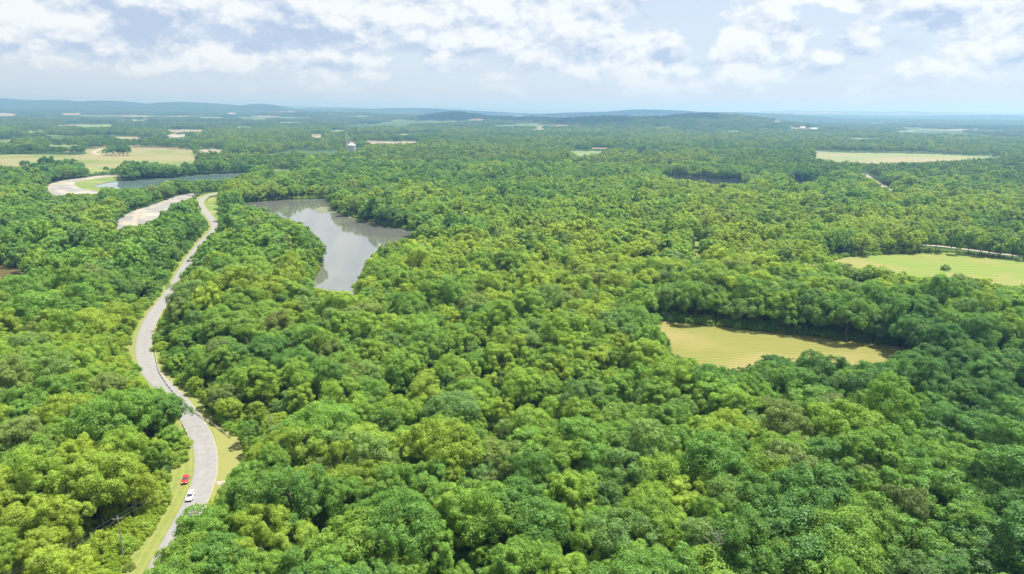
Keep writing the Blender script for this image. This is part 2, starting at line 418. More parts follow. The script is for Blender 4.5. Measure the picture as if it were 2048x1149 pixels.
def sheet(name, poly, mat, label, cat, dz=.06, smooth_n=4, follow=False):
    pts = smooth_path(poly, smooth_n, closed=True) if smooth_n else np.array(poly, float)
    V = []
    for p in pts:
        g = gp(p[0], p[1])
        if follow:
            d, t, z = cast(p[0], p[1], dz)
            g = np.array([d[0] * t, d[1] * t, z])
        V.append((g[0], g[1], g[2] + dz))
    V = np.array(V); c = V.mean(0)
    bm = bmesh.new(); vs = [bm.verts.new(v - c) for v in V]
    f = bm.faces.new(vs); bm.normal_update()
    if f.normal.z < 0: f.normal_flip()
    bmesh.ops.triangulate(bm, faces=[f], ngon_method='EAR_CLIP')
    me = bpy.data.meshes.new(name); bm.to_mesh(me); bm.free(); me.materials.append(mat)
    o = link(name, me, loc=tuple(c)); tag(o, label, cat, kind='structure')
    return o

def water_mat(name, c, rough, ripple):
    m, nt, b = newmat(name); N = nt.nodes.new; L = nt.links.new
    b.inputs['Base Color'].default_value = (*c, 1); b.inputs['Roughness'].default_value = rough; b.inputs['IOR'].default_value = 3.0
    geo = N('ShaderNodeNewGeometry')
    n = N('ShaderNodeTexNoise'); n.inputs['Scale'].default_value = .25; n.inputs['Detail'].default_value = 4; L(geo.outputs['Position'], n.inputs['Vector'])
    n2 = N('ShaderNodeTexNoise'); n2.inputs['Scale'].default_value = .02; n2.inputs['Detail'].default_value = 3; L(geo.outputs['Position'], n2.inputs['Vector'])
    mx = N('ShaderNodeMix'); mx.data_type = 'RGBA'; L(n2.outputs['Fac'], mx.inputs[0]); mx.inputs[6].default_value = (c[0] * .7, c[1] * .75, c[2] * .8, 1); mx.inputs[7].default_value = (c[0] * 1.3, c[1] * 1.25, c[2] * 1.2, 1)
    L(mx.outputs[2], b.inputs['Base Color'])
    bp = N('ShaderNodeBump'); bp.inputs['Strength'].default_value = ripple; bp.inputs['Distance'].default_value = .3; L(n.outputs['Fac'], bp.inputs['Height']); L(bp.outputs[0], b.inputs['Normal'])
    return m
m_lake = water_mat('lake water', (.105, .110, .092), .05, .02)
m_ulake = water_mat('blue green water', (.10, .15, .135), .05, .03)
m_pond = water_mat('muddy water', (.13, .10, .05), .05, .04)
m_river = water_mat('dark river water', (.03, .035, .035), .05, .04)
sheet('lake', P_['lake'], m_lake, 'still grey lake arm bending between wooded banks', 'lake', dz=-.25)
sheet('upper_lake', P_['upper_lake'], m_ulake, 'blue-green upper lake behind the gravel lots, below the tan field', 'lake', dz=-.25)
sheet('pond', P_['pond'], m_pond, 'muddy brown water at the left edge among the trees', 'pond', dz=-.25)
sheet('river', P_['river'], m_river, 'dark river reach under the far wooded bank', 'river', dz=-.25)
sheet('river', P_['river_b'], m_river, 'short dark river glimpse left of the straight gravel track', 'river', dz=-.25)

def hay_mat(name, a, b_, dry, rows, rot, dryscale=.02):
    m = noise_mat(name, a, b_, .35, .95, c3=dry, scale2=dryscale, stretch=(.12, 2.2, 1), rot=rot, lo=.3, hi=.7)
    nt = m.node_tree; N = nt.nodes.new; L = nt.links.new; b = nt.nodes['Principled BSDF']
    src = b.inputs['Base Color'].links[0].from_socket
    tc = N('ShaderNodeTexCoord'); mp = N('ShaderNodeMapping'); mp.inputs['Rotation'].default_value = (0, 0, rot); L(tc.outputs['Object'], mp.inputs[0])
    w = N('ShaderNodeTexWave'); w.bands_direction = 'Y'; w.inputs['Scale'].default_value = rows; w.inputs['Distortion'].default_value = 5.5; w.inputs['Detail'].default_value = 3; w.inputs['Detail Scale'].default_value = .3; L(mp.outputs[0], w.inputs['Vector'])
    mr = N('ShaderNodeMapRange'); mr.inputs[3].default_value = .88; mr.inputs[4].default_value = 1.07; L(w.outputs['Fac'], mr.inputs[0])
    mu = N('ShaderNodeMix'); mu.data_type = 'RGBA'; mu.blend_type = 'MULTIPLY'; mu.inputs[0].default_value = 1; L(src, mu.inputs[6]); L(mr.outputs[0], mu.inputs[7]); L(mu.outputs[2], b.inputs['Base Color'])
    b.inputs['Specular IOR Level'].default_value = .1
    return m
m_hay = hay_mat('mown hay', (.136, .148, .036), (.176, .170, .050), (.205, .180, .066), .10, R(12))
m_meadow = hay_mat('meadow grass', (.120, .178, .033), (.160, .198, .048), (.19, .185, .062), .05, R(-8))
m_tan = hay_mat('dry tan crop', (.16, .165, .07), (.215, .19, .095), (.12, .155, .045), .03, R(5), .006)
m_pale = noise_mat('pale green crop', (.125, .165, .06), (.17, .18, .075), .01, .95, c3=(.21, .17, .10), scale2=.004)
m_ff = [noise_mat('far tan field', (.16, .14, .075), (.21, .18, .10), .01), noise_mat('far bare field', (.17, .145, .105), (.23, .195, .145), .02),
        noise_mat('far green field', (.085, .145, .038), (.13, .175, .05), .01), noise_mat('far pale ground', (.20, .18, .15), (.28, .25, .21), .02)]
sheet('hay_field', [(x, y + (26 if i >= 8 else 0)) if i < 15 else (x - 26, y + 12) for i, (x, y) in enumerate(P_['hayfield'])], m_hay, 'mown tan-green hayfield wedge enclosed by dark woods', 'field')
sheet('meadow', [(x, y + (16 if i >= 6 else 0)) for i, (x, y) in enumerate(P_['meadow'])], m_meadow, 'open green meadow beside the tree-lined lane at the right edge', 'field')
sheet('crop_field', P_['far_field_r'], m_pale, 'long pale green crop field beyond the straight gravel track', 'field', dz=.2)
sheet('clearing', P_['small_field'], m_ff[2], 'small pale green clearing beside a white building, mid distance', 'field', dz=.2)
sheet('crop_field', P_['big_field'], m_tan, 'broad tan field with tree clumps above the upper lake', 'field', dz=.1)
m_track = noise_mat('gravel track', (.23, .20, .15), (.30, .265, .205), .4, .95)
m_gravel = noise_mat('gravel lot', (.165, .16, .155), (.22, .21, .195), .06, .95, c3=(.29, .255, .21), scale2=.03)
m_grass = noise_mat('verge grass', (.09, .145, .02), (.16, .175, .038), .18, .95, c3=(.21, .19, .065), scale2=.09)
m_grass2 = noise_mat('bank grass', (.075, .14, .02), (.13, .175, .035), .09, .95, c3=(.17, .18, .05), scale2=.03)
sheet('far_lot', P_['far_lot'], m_gravel, 'farther gravel lot curving round the grassy upper lake shore', 'gravel lot', dz=.08)
sheet('gravel_lot', P_['lot'], m_gravel, 'nearer grey gravel lot sloping through the woods left of the road', 'gravel lot', dz=.08)
sheet('grass_bank', [(150, 366), (205, 356), (250, 353), (330, 358), (265, 360), (215, 365), (188, 372), (215, 378), (235, 382), (205, 384), (165, 378)], m_grass2, 'light green grass bank round the tip of the upper lake', 'grass', dz=.13)
sheet('grass_bank', [(168, 338), (200, 336), (250, 337), (235, 343), (180, 348)], m_grass2, 'green grass corner at the near edge of the tan field', 'grass', dz=.2)
sheet('grass_bank', [(413, 403), (425, 394), (440, 392), (442, 430), (446, 462), (438, 462), (424, 432), (414, 416)], m_grass2, 'grassy slope inside the far road bend', 'grass', dz=.1)
sheet('power_line_cut', P_['row_strip'], m_grass2, 'pale green power line cut through the woods', 'grass', dz=.1)
sheet('sand_bar', [(692, 430), (705, 433), (742, 442), (752, 448), (735, 446), (702, 437)], noise_mat('shore sand', (.26, .20, .12), (.36, .29, .18), .2), 'tan sand strip along the wooded lake shore', 'shore', dz=.12)
sheet('weed_bed', [(630, 419), (645, 414), (668, 418), (676, 424), (655, 426), (634, 424)], noise_mat('lake weed', (.09, .11, .05), (.15, .16, .08), .15), 'olive weed shoal in the far part of the lake', 'water plants', dz=-.2)
names_c = ['tan', 'bare brown', 'green', 'pale']
order = sorted(range(len(FAR_FIELDS)), key=lambda i: FAR_FIELDS[i][0])
ORD = ['first', 'second', 'third', 'fourth', 'fifth', 'sixth', 'seventh', 'eighth', 'ninth', 'tenth', 'eleventh', 'twelfth', 'thirteenth', 'fourteenth', 'fifteenth', 'sixteenth', 'seventeenth', 'eighteenth', 'nineteenth', 'twentieth']
def ordinal(n): return ORD[n] if n < 20 else '%dth' % (n + 1) if (n + 1) % 10 not in (1, 2, 3) or n + 1 in (11, 12, 13) else '%d%s' % (n + 1, {1: 'st', 2: 'nd', 3: 'rd'}[(n + 1) % 10])
cnt = {}
for i in order:
    c = FAR_FIELDS[i][4]; k = cnt.get(c, 0); cnt[c] = k + 1
    o = sheet('field', P_['ff%d' % i], m_ff[c], 'far %s field strip between woods, %s such from the left' % (names_c[c], ordinal(k)), 'field', dz=.6, smooth_n=0, follow=True)
    o['group'] = 'far field strips'

# ------------------------------------------------------------------ roads
def ribbon(name, path, a, b, mat, dz, label, cat, widths=None):
    P = np.array(path, float); T = np.gradient(P, axis=0); T /= np.linalg.norm(T, axis=1)[:, None] + 1e-9
    Nn = np.stack([T[:, 1], -T[:, 0]], 1)      # to the right of travel
    V = []; U = []; s = 0
    for i, p in enumerate(P):
        if i: s += np.linalg.norm(P[i] - P[i - 1])
        w0, w1 = (a, b) if widths is None else widths(i / (len(P) - 1), a, b)
        for t in (0, .5, 1):
            q = p + Nn[i] * (w0 + (w1 - w0) * t); V.append((q[0], q[1], dz)); U.append((w0 + (w1 - w0) * t, s))
    F = []
    for i in range(len(P) - 1):
        for k in range(2): F.append((i * 3 + k, i * 3 + k + 1, i * 3 + k + 4, i * 3 + k + 3))
    me = bpy.data.meshes.new(name); me.from_pydata(V, [], F); me.update()
    uv = me.uv_layers.new(name='UVMap')
    for l in me.loops: uv.data[l.index].uv = U[l.vertex_index]
    me.materials.append(mat); o = link(name, me); tag(o, label, cat, kind='structure')
    return o

def lane_mat(name, base, base2, edge, tracks, tcol, period=1.0):
    # colour runs across the width (UV x in metres): wheel tracks, worn edges
    m = noise_mat(name, base, base2, .5, .9, coords='Object'); nt = m.node_tree; N = nt.nodes.new; L = nt.links.new; b = nt.nodes['Principled BSDF']
    src = b.inputs['Base Color'].links[0].from_socket
    uv = N('ShaderNodeUVMap'); n = N('ShaderNodeTexNoise'); mp = N('ShaderNodeMapping'); mp.inputs['Scale'].default_value = (1.6, .012, 1); L(uv.outputs[0], mp.inputs[0]); L(mp.outputs[0], n.inputs['Vector']); n.inputs['Scale'].default_value = 1; n.inputs['Detail'].default_value = 4
    sx = N('ShaderNodeSeparateXYZ'); L(uv.outputs[0], sx.inputs[0])
    ad = N('ShaderNodeMath'); ad.operation = 'MULTIPLY_ADD'; L(n.outputs['Fac'], ad.inputs[0]); ad.inputs[1].default_value = .8; L(sx.outputs[0], ad.inputs[2])
    sn = N('ShaderNodeMath'); sn.operation = 'SINE'; mu = N('ShaderNodeMath'); mu.operation = 'MULTIPLY'; mu.inputs[1].default_value = 2 * math.pi / period; L(ad.outputs[0], mu.inputs[0]); L(mu.outputs[0], sn.inputs[0])
    mr = N('ShaderNodeMapRange'); mr.inputs[1].default_value = .1; mr.inputs[2].default_value = .9; mr.inputs[4].default_value = tracks; L(sn.outputs[0], mr.inputs[0])
    mx = N('ShaderNodeMix'); mx.data_type = 'RGBA'; L(mr.outputs[0], mx.inputs[0]); L(src, mx.inputs[6]); mx.inputs[7].default_value = (*tcol, 1); L(mx.outputs[2], b.inputs['Base Color'])
    return m
m_road = lane_mat('worn asphalt', (.185, .178, .17), (.215, .207, .198), None, .3, (.165, .16, .155), 3.3)
m_verge = lane_mat('mown verge', (.115, .158, .029), (.160, .178, .042), None, .5, (.212, .190, .066), 2.1)
ribbon('verge', ROAD, -9.4, -2.8, m_verge, .09, 'mown yellow-green verge with tyre tracks along the left side of the road', 'grass verge')
ribbon('verge', ROAD, 2.8, 6.2, m_verge, .085, 'narrow mown verge on the right side of the road', 'grass verge')
ribbon('road', ROAD, -3.15, 3.15, m_road, .13, 'pale winding two-lane road through the woods', 'road')
m_edge = noise_mat('road edge gravel', (.22, .20, .16), (.28, .25, .20), .8, .95)
ribbon('shoulder', ROAD, 3.0, 3.5, m_edge, .11, 'thin strip of pale gravel along the right road edge', 'road shoulder')
sheet('lawn', [(408, 832), (440, 846), (478, 866), (492, 915), (470, 950), (476, 968), (450, 985), (428, 1000), (425, 985), (430, 950), (434, 905), (428, 870)], m_verge, 'mown yellow-green grass inside the road bend by the driveway', 'grass', dz=.10)
sheet('driveway', [(431, 964), (470, 961), (482, 961), (482, 969), (455, 970), (436, 972)], m_edge, 'short pale concrete driveway apron off the road bend', 'driveway', dz=.15, smooth_n=0)
LANE = smooth_path([gp(*p)[:2] for p in [(1760, 486), (1840, 490), (1880, 493), (1930, 499), (2000, 508), (2060, 515), (2140, 524)]], 5)
ribbon('lane', LANE, -2.6, 2.6, m_track, .12, 'pale lane behind a row of trees beside the green meadow', 'lane')
TRK = smooth_path([gp(*p)[:2] for p in [(1700, 348), (1728, 349), (1745, 360), (1766, 372), (1787, 384), (1800, 392)]], 5)
ribbon('track', TRK, -4, 4, m_track, .14, 'straight pale gravel track cut through woods at the right', 'track')
ribbon('track', smooth_path([gp(*p)[:2] for p in [(246, 351), (200, 354), (150, 359), (112, 367), (92, 377), (96, 388)]], 5), -4, 4, m_track, .2, 'pale track curving along the outer edge of the farther gravel lot', 'track')
ribbon('track', smooth_path([gp(*p)[:2] for p in [(200, 311), (187, 306), (200, 299), (225, 297), (300, 296.5), (386, 301)]], 5), -4.5, 4.5, m_track, .3, 'cream track looping across the tan field past the tree clump', 'track')
ribbon('track', smooth_path([gp(*p)[:2] for p in [(268, 452), (270, 438), (276, 424)]], 5), -2, 2, m_track, .16, 'pale stripe crossing the nearer gravel lot', 'track')

# ------------------------------------------------------------------ trees
def leaf_mat():
    m, nt, b = newmat('leaves'); nt.nodes.clear(); N = nt.nodes.new; L = nt.links.new
    at = N('ShaderNodeAttribute'); at.attribute_type = 'INSTANCER'; at.attribute_name = 'leafcol'
    tc = N('ShaderNodeTexCoord'); n = N('ShaderNodeTexNoise'); n.inputs['Scale'].default_value = .55; n.inputs['Detail'].default_value = 3; L(tc.outputs['Object'], n.inputs['Vector'])
    mr = N('ShaderNodeMapRange'); mr.inputs[1].default_value = .3; mr.inputs[2].default_value = .7; mr.inputs[3].default_value = .78; mr.inputs[4].default_value = 1.22; L(n.outputs['Fac'], mr.inputs[0])
    mu = N('ShaderNodeVectorMath'); mu.operation = 'SCALE'; L(at.outputs['Vector'], mu.inputs[0]); L(mr.outputs[0], mu.inputs['Scale'])
    df = N('ShaderNodeBsdfDiffuse'); L(mu.outputs[0], df.inputs[0])
    tr = N('ShaderNodeBsdfTranslucent')
    tm = N('ShaderNodeVectorMath'); tm.operation = 'MULTIPLY'; L(mu.outputs[0], tm.inputs[0]); tm.inputs[1].default_value = (.85, .80, .35); L(tm.outputs[0], tr.inputs[0])
    mx = N('ShaderNodeAddShader'); L(df.outputs[0], mx.inputs[0]); L(tr.outputs[0], mx.inputs[1])    # a leaf reflects and transmits about the same share
    gl = N('ShaderNodeBsdfGlossy'); gl.inputs['Roughness'].default_value = .5; gl.inputs[0].default_value = (1, 1, 1, 1)
    m2 = N('ShaderNodeMixShader'); m2.inputs[0].default_value = .012; L(mx.outputs[0], m2.inputs[1]); L(gl.outputs[0], m2.inputs[2])
    o = N('ShaderNodeOutputMaterial'); L(m2.outputs[0], o.inputs[0])
    return m
m_leaf = leaf_mat()
m_bark = noise_mat('bark', (.07, .055, .04), (.13, .11, .085), 2.5, .95, stretch=(1, 1, .2))
m_dead = noise_mat('dead wood', (.22, .19, .16), (.32, .29, .25), 2.5, .95)

def unit(a): return a / (np.linalg.norm(a, axis=-1, keepdims=True) + 1e-9)
def leaf_quads(C, Nm, size, r):
    n = len(C); t = unit(np.cross(Nm, r.normal(size=(n, 3)))); b = np.cross(Nm, t)
    s = size[:, None]; w = r.uniform(.55, .9, (n, 1))
    V = np.stack([C + t * s, C + b * s * w - Nm * s * .18, C - t * s, C - b * s * w - Nm * s * .18], 1).reshape(-1, 3)
    return V, np.arange(4 * n).reshape(n, 4)

def crown_geo(seed, style, nl, ns, nq, ls):
    r = np.random.default_rng(seed)
    Rr, H = 6.5, 17.0
    axes = np.array([1, 1, 1.0]) * Rr; zc = H * .56; up, dn = H * .42, H * .36
    lr = (.25, .42); reach = (.58, .82)
    if style == 'tall': axes = axes * .82; up, dn, zc = H * .5, H * .42, H * .56; lr = (.22, .36)
    if style == 'wide': axes = axes * 1.22; up, dn, zc = H * .30, H * .30, H * .58
    if style == 'ragged': reach = (.42, 1.0); lr = (.2, .36)
    if style not in ('cedar', 'shrub'): axes = axes * np.array([r.uniform(.82, 1.15), r.uniform(.82, 1.15), 1]); up *= r.uniform(.82, 1.15); dn *= r.uniform(.85, 1.1); lr = (lr[0] * r.uniform(.8, 1.1), lr[1] * r.uniform(.85, 1.15))
    if style == 'shrub': up, dn, zc, lr = H * .30, H * .2, H * .16, (.25, .45)
    if style == 'cedar':
        k = np.arange(nl); t = (k + .5) / nl; z = H * (.08 + .9 * t); rad_ = Rr * .52 * (1 - t) ** .8 + .25
        ph = k * 2.4 + r.uniform(-.4, .4, nl); Lc = np.stack([np.cos(ph) * rad_ * .65, np.sin(ph) * rad_ * .65, z], 1); Lr = rad_ * .5 + .35
        Ld = unit(np.stack([np.cos(ph), np.sin(ph), np.full(nl, .5)], 1))
    else:
        k = np.arange(nl); zz = 1 - (k + .5) / nl * 1.62; ph = k * 2.39996 + r.uniform(-.45, .45, nl); rr = np.sqrt(np.clip(1 - zz ** 2, 0, 1))
        Ld = unit(np.stack([np.cos(ph) * rr, np.sin(ph) * rr, zz], 1) + r.normal(0, .13, (nl, 3)))
        f = r.uniform(*reach, (nl, 1)); skew = 1 + .25 * np.sin(ph + seed)[:, None] * (rr[:, None])
        Lc = Ld * axes * f * np.concatenate([skew, skew, np.ones_like(skew)], 1)
        Lc[:, 2] = np.where(Ld[:, 2] > 0, Ld[:, 2] * up, Ld[:, 2] * dn) * f[:, 0] + zc
        Lr = Rr * r.uniform(*lr, nl)
        if style == 'tall': Lr *= 1.0
    # sub-clumps on each lobe, leaves on each sub-clump
    out = unit(Lc - np.array([0, 0, zc * .8]))
    sd_ = unit(r.normal(size=(nl, ns, 3)) + out[:, None] * .75 + np.array([0, 0, .35]))
    Sc = (Lc[:, None] + sd_ * (Lr[:, None, None] * r.uniform(.5, .85, (nl, ns, 1)))).reshape(-1, 3)
    Sr = (Lr[:, None] * r.uniform(.40, .64, (nl, ns))).reshape(-1); So = sd_.reshape(-1, 3)
    if style == 'cedar': So = unit(So + np.array([0, 0, .3]))
    ld = unit(r.normal(size=(len(Sc), nq, 3)) + So[:, None] * .8 + np.array([0, 0, .25]))
    C = (Sc[:, None] + ld * Sr[:, None, None] * r.uniform(.7, 1.12, (len(Sc), nq, 1))).reshape(-1, 3)
    Nm = unit(ld.reshape(-1, 3) + r.normal(0, .33, (len(C), 3)))
    C[:, 2] = np.maximum(C[:, 2], .15)
    return leaf_quads(C, Nm, r.uniform(.7, 1.3, len(C)) * ls, r) + (Lc,)

def trunk_geo(seed, Lc, style, limbs=7):
    r = np.random.default_rng(seed + 99); mb = MB(); H = 17
    top = H * (.95 if style == 'cedar' else .72 if style != 'shrub' else .2)
    pts = [(0, 0, -.4)]; x = y = 0
    for k in range(1, 6):
        x += r.normal(0, .18); y += r.normal(0, .18); pts.append((x, y, top * k / 5))
    r0 = .34 if style not in ('cedar', 'shrub') else .2
    mb.tube(pts, [r0 * (1.25 if k == 0 else 1) * (1 - k / 6) + .03 for k in range(6)], 7)
    if len(Lc):
        for j in r.choice(len(Lc), min(limbs, len(Lc)), replace=False):
            e = Lc[j]; z0 = min(max(e[2] - 3.5, top * .3), top * .9); k = min(int(z0 / top * 5), 4); t = z0 / top * 5 - k
            b = np.array(pts[k]) * (1 - t) + np.array(pts[k + 1]) * t
            mid = b * .45 + e * .55 + np.array([0, 0, -.5])
            mb.tube([b, mid, e], [.15, .10, .03], 5, cap=False)
    return mb

STYLES = ['dome', 'tall', 'wide', 'ragged', 'tall', 'dome', 'wide', 'ragged', 'dome', 'tall', 'ragged', 'wide']
PROTO = bpy.data.collections.new('tree_kinds')
LOD0, parts0 = [], []
def proto(name, V, Fq, mb=None):
    V = np.asarray(V); Fq = np.asarray(Fq); mi = np.zeros(len(Fq), int)
    if mb:
        q = np.array([f for f in mb.f if len(f) == 4]); Fq = np.concatenate([Fq, q + len(V)]); mi = np.concatenate([mi, np.ones(len(q), int)]); V = np.concatenate([V, np.array(mb.v)])
    o = bpy.data.objects.new(name, mesh_np(name, V, Fq, (m_leaf, m_bark), mi)); PROTO.objects.link(o); return o
idx = 0; KIND = {}
def reg(kind, *a):
    global idx
    proto('kind_%03d' % idx, *a); KIND.setdefault(kind, []).append(idx); idx += 1
for i, st in enumerate(STYLES):
    V, Fq, Lc = crown_geo(100 + i, st, 30 + (i * 5) % 9, 9, 98, .155); mb = trunk_geo(i, Lc, st)
    parts0.append((mesh_np('crown', V, Fq, (m_leaf,)), mb.mesh('trunk', m_bark, True), st)); reg('near', V, Fq, mb)
V, Fq, Lc = crown_geo(140, 'cedar', 60, 5, 34, .2); mb = trunk_geo(40, Lc[:0], 'cedar'); parts0.append((mesh_np('crown', V, Fq, (m_leaf,)), mb.mesh('trunk', m_bark, True), 'cedar')); reg('cedar', V, Fq, mb)
for i in range(3):
    V, Fq, Lc = crown_geo(150 + i, 'shrub', 20, 7, 34, .30); reg('shrub', V, Fq, trunk_geo(50 + i, Lc, 'shrub', 4))
for i, st in enumerate(STYLES):
    V, Fq, Lc = crown_geo(200 + i, st, 26, 6, 26, .39); reg('mid', V, Fq, trunk_geo(i, Lc[:0], st))
for i, st in enumerate(STYLES[:6]):
    V, Fq, Lc = crown_geo(300 + i, st, 18, 2, 20, .78); reg('far', V, Fq)
for i in range(5):                                       # far out, a whole grove per point
    r = np.random.default_rng(400 + i); VV, FF, n = [], [], 0
    for k in range(13):
        V, Fq, Lc = crown_geo(420 + i * 20 + k, 'dome', 12, 1, 6, 1.5)
        a = k * 2.4; d = 6.0 * math.sqrt(k + .3); s = r.uniform(.75, 1.25)
        VV.append(V * s + np.array([math.cos(a) * d, math.sin(a) * d, 0])); FF.append(Fq + n); n += len(V)
    reg('grove', np.concatenate(VV), np.concatenate(FF))

PAL = np.array([(.172, .236, .028), (.132, .212, .028), (.101, .186, .029), (.075, .154, .029), (.052, .119, .029), (.085, .150, .050), (.114, .140, .044)])
def tree_colour(X, Y, n):
    z = fbm(X, Y, 70, 31, 2); z2 = fbm(X, Y, 420, 37, 3); u = rng.uniform(0, 1, n)
    px, py, dd = project(X, Y, np.zeros(n))
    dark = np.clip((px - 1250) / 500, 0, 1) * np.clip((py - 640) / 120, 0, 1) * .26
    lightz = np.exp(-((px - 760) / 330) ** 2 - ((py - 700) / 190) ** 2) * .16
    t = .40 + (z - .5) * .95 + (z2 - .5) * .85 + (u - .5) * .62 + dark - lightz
    t = np.clip(t, 0, 1) * 4
    i = np.clip(t.astype(int), 0, 3); f = (t - i)[:, None]
    c = PAL[i] * (1 - f) + PAL[i + 1] * f
    s = rng.uniform(0, 1, n)
    c = np.where((s < .10)[:, None], PAL[5] * .6 + c * .4, c); c = np.where(((s > .95))[:, None], PAL[6] * .6 + c * .4, c)
    rg = (dd > 3600) & (px > 840) & (px < 1440) & (py < 262) & (height(X, Y) > np.where(px < 1260, 24, 52))  # cloud shade on the far central ridges, put into the leaf colour
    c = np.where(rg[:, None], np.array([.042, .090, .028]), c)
    return c * rng.uniform(.88, 1.14, (n, 1))

ZF = .88        # crowns are a little broader than tall
TREES = []      # columns: x y z scale_xy scale_z rot kind r g b
def place(d0, d1, cell, kinds, smin, smax, jitter=.42, az_lim=43, thin=None, zoff=0, Rm=6.5, Hm=17.0, shrink=True):
    lim = d1; xs = np.arange(-lim * math.sin(R(az_lim)), lim * math.sin(R(az_lim)), cell); ys = np.arange(d0 * .7, d1, cell)
    X, Y = np.meshgrid(xs, ys); X = X + (np.arange(len(ys)) % 2)[:, None] * cell * .5
    X, Y = X.ravel(), Y.ravel()
    D = np.hypot(X, Y); A = np.degrees(np.arctan2(X, Y)); k = (D > d0) & (D <= d1) & (np.abs(A) < az_lim); X, Y = X[k], Y[k]
    n = len(X); X = X + rng.uniform(-jitter, jitter, n) * cell; Y = Y + rng.uniform(-jitter, jitter, n) * cell
    s = smin + (smax - smin) * np.clip(rng.beta(1.7, 2.4, n) * .7 + .8 * (fbm(X, Y, 110, 3, 3) - .32), 0, 1)
    if thin is not None:
        k = thin(X, Y); X, Y, s = X[k], Y[k], s[k]; n = len(X)
    dr = dist_road(X, Y); lg = gp(462, 905); dl = np.hypot(X - lg[0], Y - lg[1])
    s = np.minimum(s, .34 + np.clip(dr - 6.5, 0, 99) * .07); s = np.where(dl < 24, np.minimum(s, .62), s)
    Z = height(X, Y)
    alive = np.zeros(n, bool); todo = np.ones(n, bool); sc = s.copy()
    bx, by, bd = project(X, Y, Z); base_bad = hit(bx, by)
    base_bad |= dr < 6.5
    for cpx in ((371, 963), (381, 997)):
        cg = gp(*cpx); base_bad |= np.hypot(X - cg[0], Y - cg[1]) < 6.5
    tol = np.where((bx < 880) & (by > 370) & (by < 650) | (bx < 560) & (by > 370), rng.uniform(.92, 1.03, n), np.where(rng.uniform(0, 1, n) < .08, .78, rng.uniform(.9, 1.03, n)))
    for f in ((1, .72, .5, .33, .2) if shrink else (1, .5)):
        q = s * f; bad = base_bad.copy()
        for (ox, oz) in ((0, .93), (-.72, .72), (.72, .72), (-.85, .45), (.85, .45), (0, .6), (-.4, .88), (.4, .88), (0, .3)):
            px, py, _ = project(X + ox * Rm * q * tol, Y, Z + oz * Hm * q * tol * ZF); bad |= hit(px, py)
        ok = todo & ~bad; sc[ok] = q[ok]; alive |= ok; todo &= bad
    X, Y, Z, sc = X[alive], Y[alive], Z[alive], sc[alive]; n = len(X)
    kk = rng.choice(KIND[kinds], n) if isinstance(kinds, str) else rng.choice(kinds, n)
    if kinds == 'near':
        small = sc < .38; kk = np.where(small, rng.choice(KIND['shrub'], n), kk); sc = np.where(small, sc * 1.3, sc)
        ced = (rng.uniform(0, 1, n) < .02) & ~small; kk = np.where(ced, KIND['cedar'][0], kk)
    c = tree_colour(X, Y, n) * {'far': .86, 'grove': .64}.get(kinds if isinstance(kinds, str) else '', 1)  # distant crowns darkened in colour for the self-shade their coarse leaves lack
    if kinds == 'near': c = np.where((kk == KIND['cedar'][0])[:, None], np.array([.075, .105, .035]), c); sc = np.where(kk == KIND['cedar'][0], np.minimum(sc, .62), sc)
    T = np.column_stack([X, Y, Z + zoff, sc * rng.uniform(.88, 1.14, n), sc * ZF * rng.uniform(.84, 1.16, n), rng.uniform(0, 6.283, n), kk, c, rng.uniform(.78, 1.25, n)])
    TREES.append(T); return T

place(70, 430, 8.9, 'near', .55, 1.78)
place(430, 1250, 9.8, 'mid', .56, 1.68)
place(90, 500, 6.5, KIND['shrub'], .35, .66, Rm=6.5, Hm=8)
def thin_mid(X, Y): return (fbm(X, Y * .4, 230, 57, 3) > .30) | (np.hypot(X, Y) < 1500)
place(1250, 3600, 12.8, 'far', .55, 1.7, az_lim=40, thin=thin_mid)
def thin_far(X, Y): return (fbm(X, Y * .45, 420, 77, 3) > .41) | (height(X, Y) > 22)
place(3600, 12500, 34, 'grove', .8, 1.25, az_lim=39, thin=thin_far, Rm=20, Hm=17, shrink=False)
# thickets hugging the edges of clearings
def edge_only(X, Y):
    px, py, _ = project(X, Y, np.zeros_like(X)); near = np.zeros(len(X), bool)
    for dx, dy in ((-9, 0), (9, 0), (0, 7), (0, -7), (7, 5), (-7, 5), (-16, 0), (16, 0)): near |= hit(px + dx, py + dy)
    return near
place(110, 900, 3.6, KIND['shrub'], .22, .46, thin=edge_only, Rm=6.5, Hm=8)
place(110, 330, 2.9, KIND['shrub'], .13, .30, thin=lambda X, Y: dist_road(X, Y) < 32, Rm=6.5, Hm=7)
# low scrub on the bank left of the road by the utility pole
BANK = [(140, 1160), (215, 1075), (335, 990), (352, 975), (345, 1005), (300, 1062), (268, 1110), (240, 1160)]
place(110, 230, 2.3, KIND['shrub'], .16, .34, thin=lambda X, Y: inside_px(BANK, X, Y), Rm=6.5, Hm=6)
TREES[-1][:, 7:10] = np.array([.15, .215, .018]) * rng.uniform(.8, 1.15, (len(TREES[-1]), 1))
T_ALL = np.concatenate(TREES)
# keep the open bank near the pole low
bx, by, bd = project(T_ALL[:, 0], T_ALL[:, 1], T_ALL[:, 2])
bank = inside_px(BANK, T_ALL[:, 0], T_ALL[:, 1]) & (T_ALL[:, 3] > .5)
T_ALL = T_ALL[~bank]

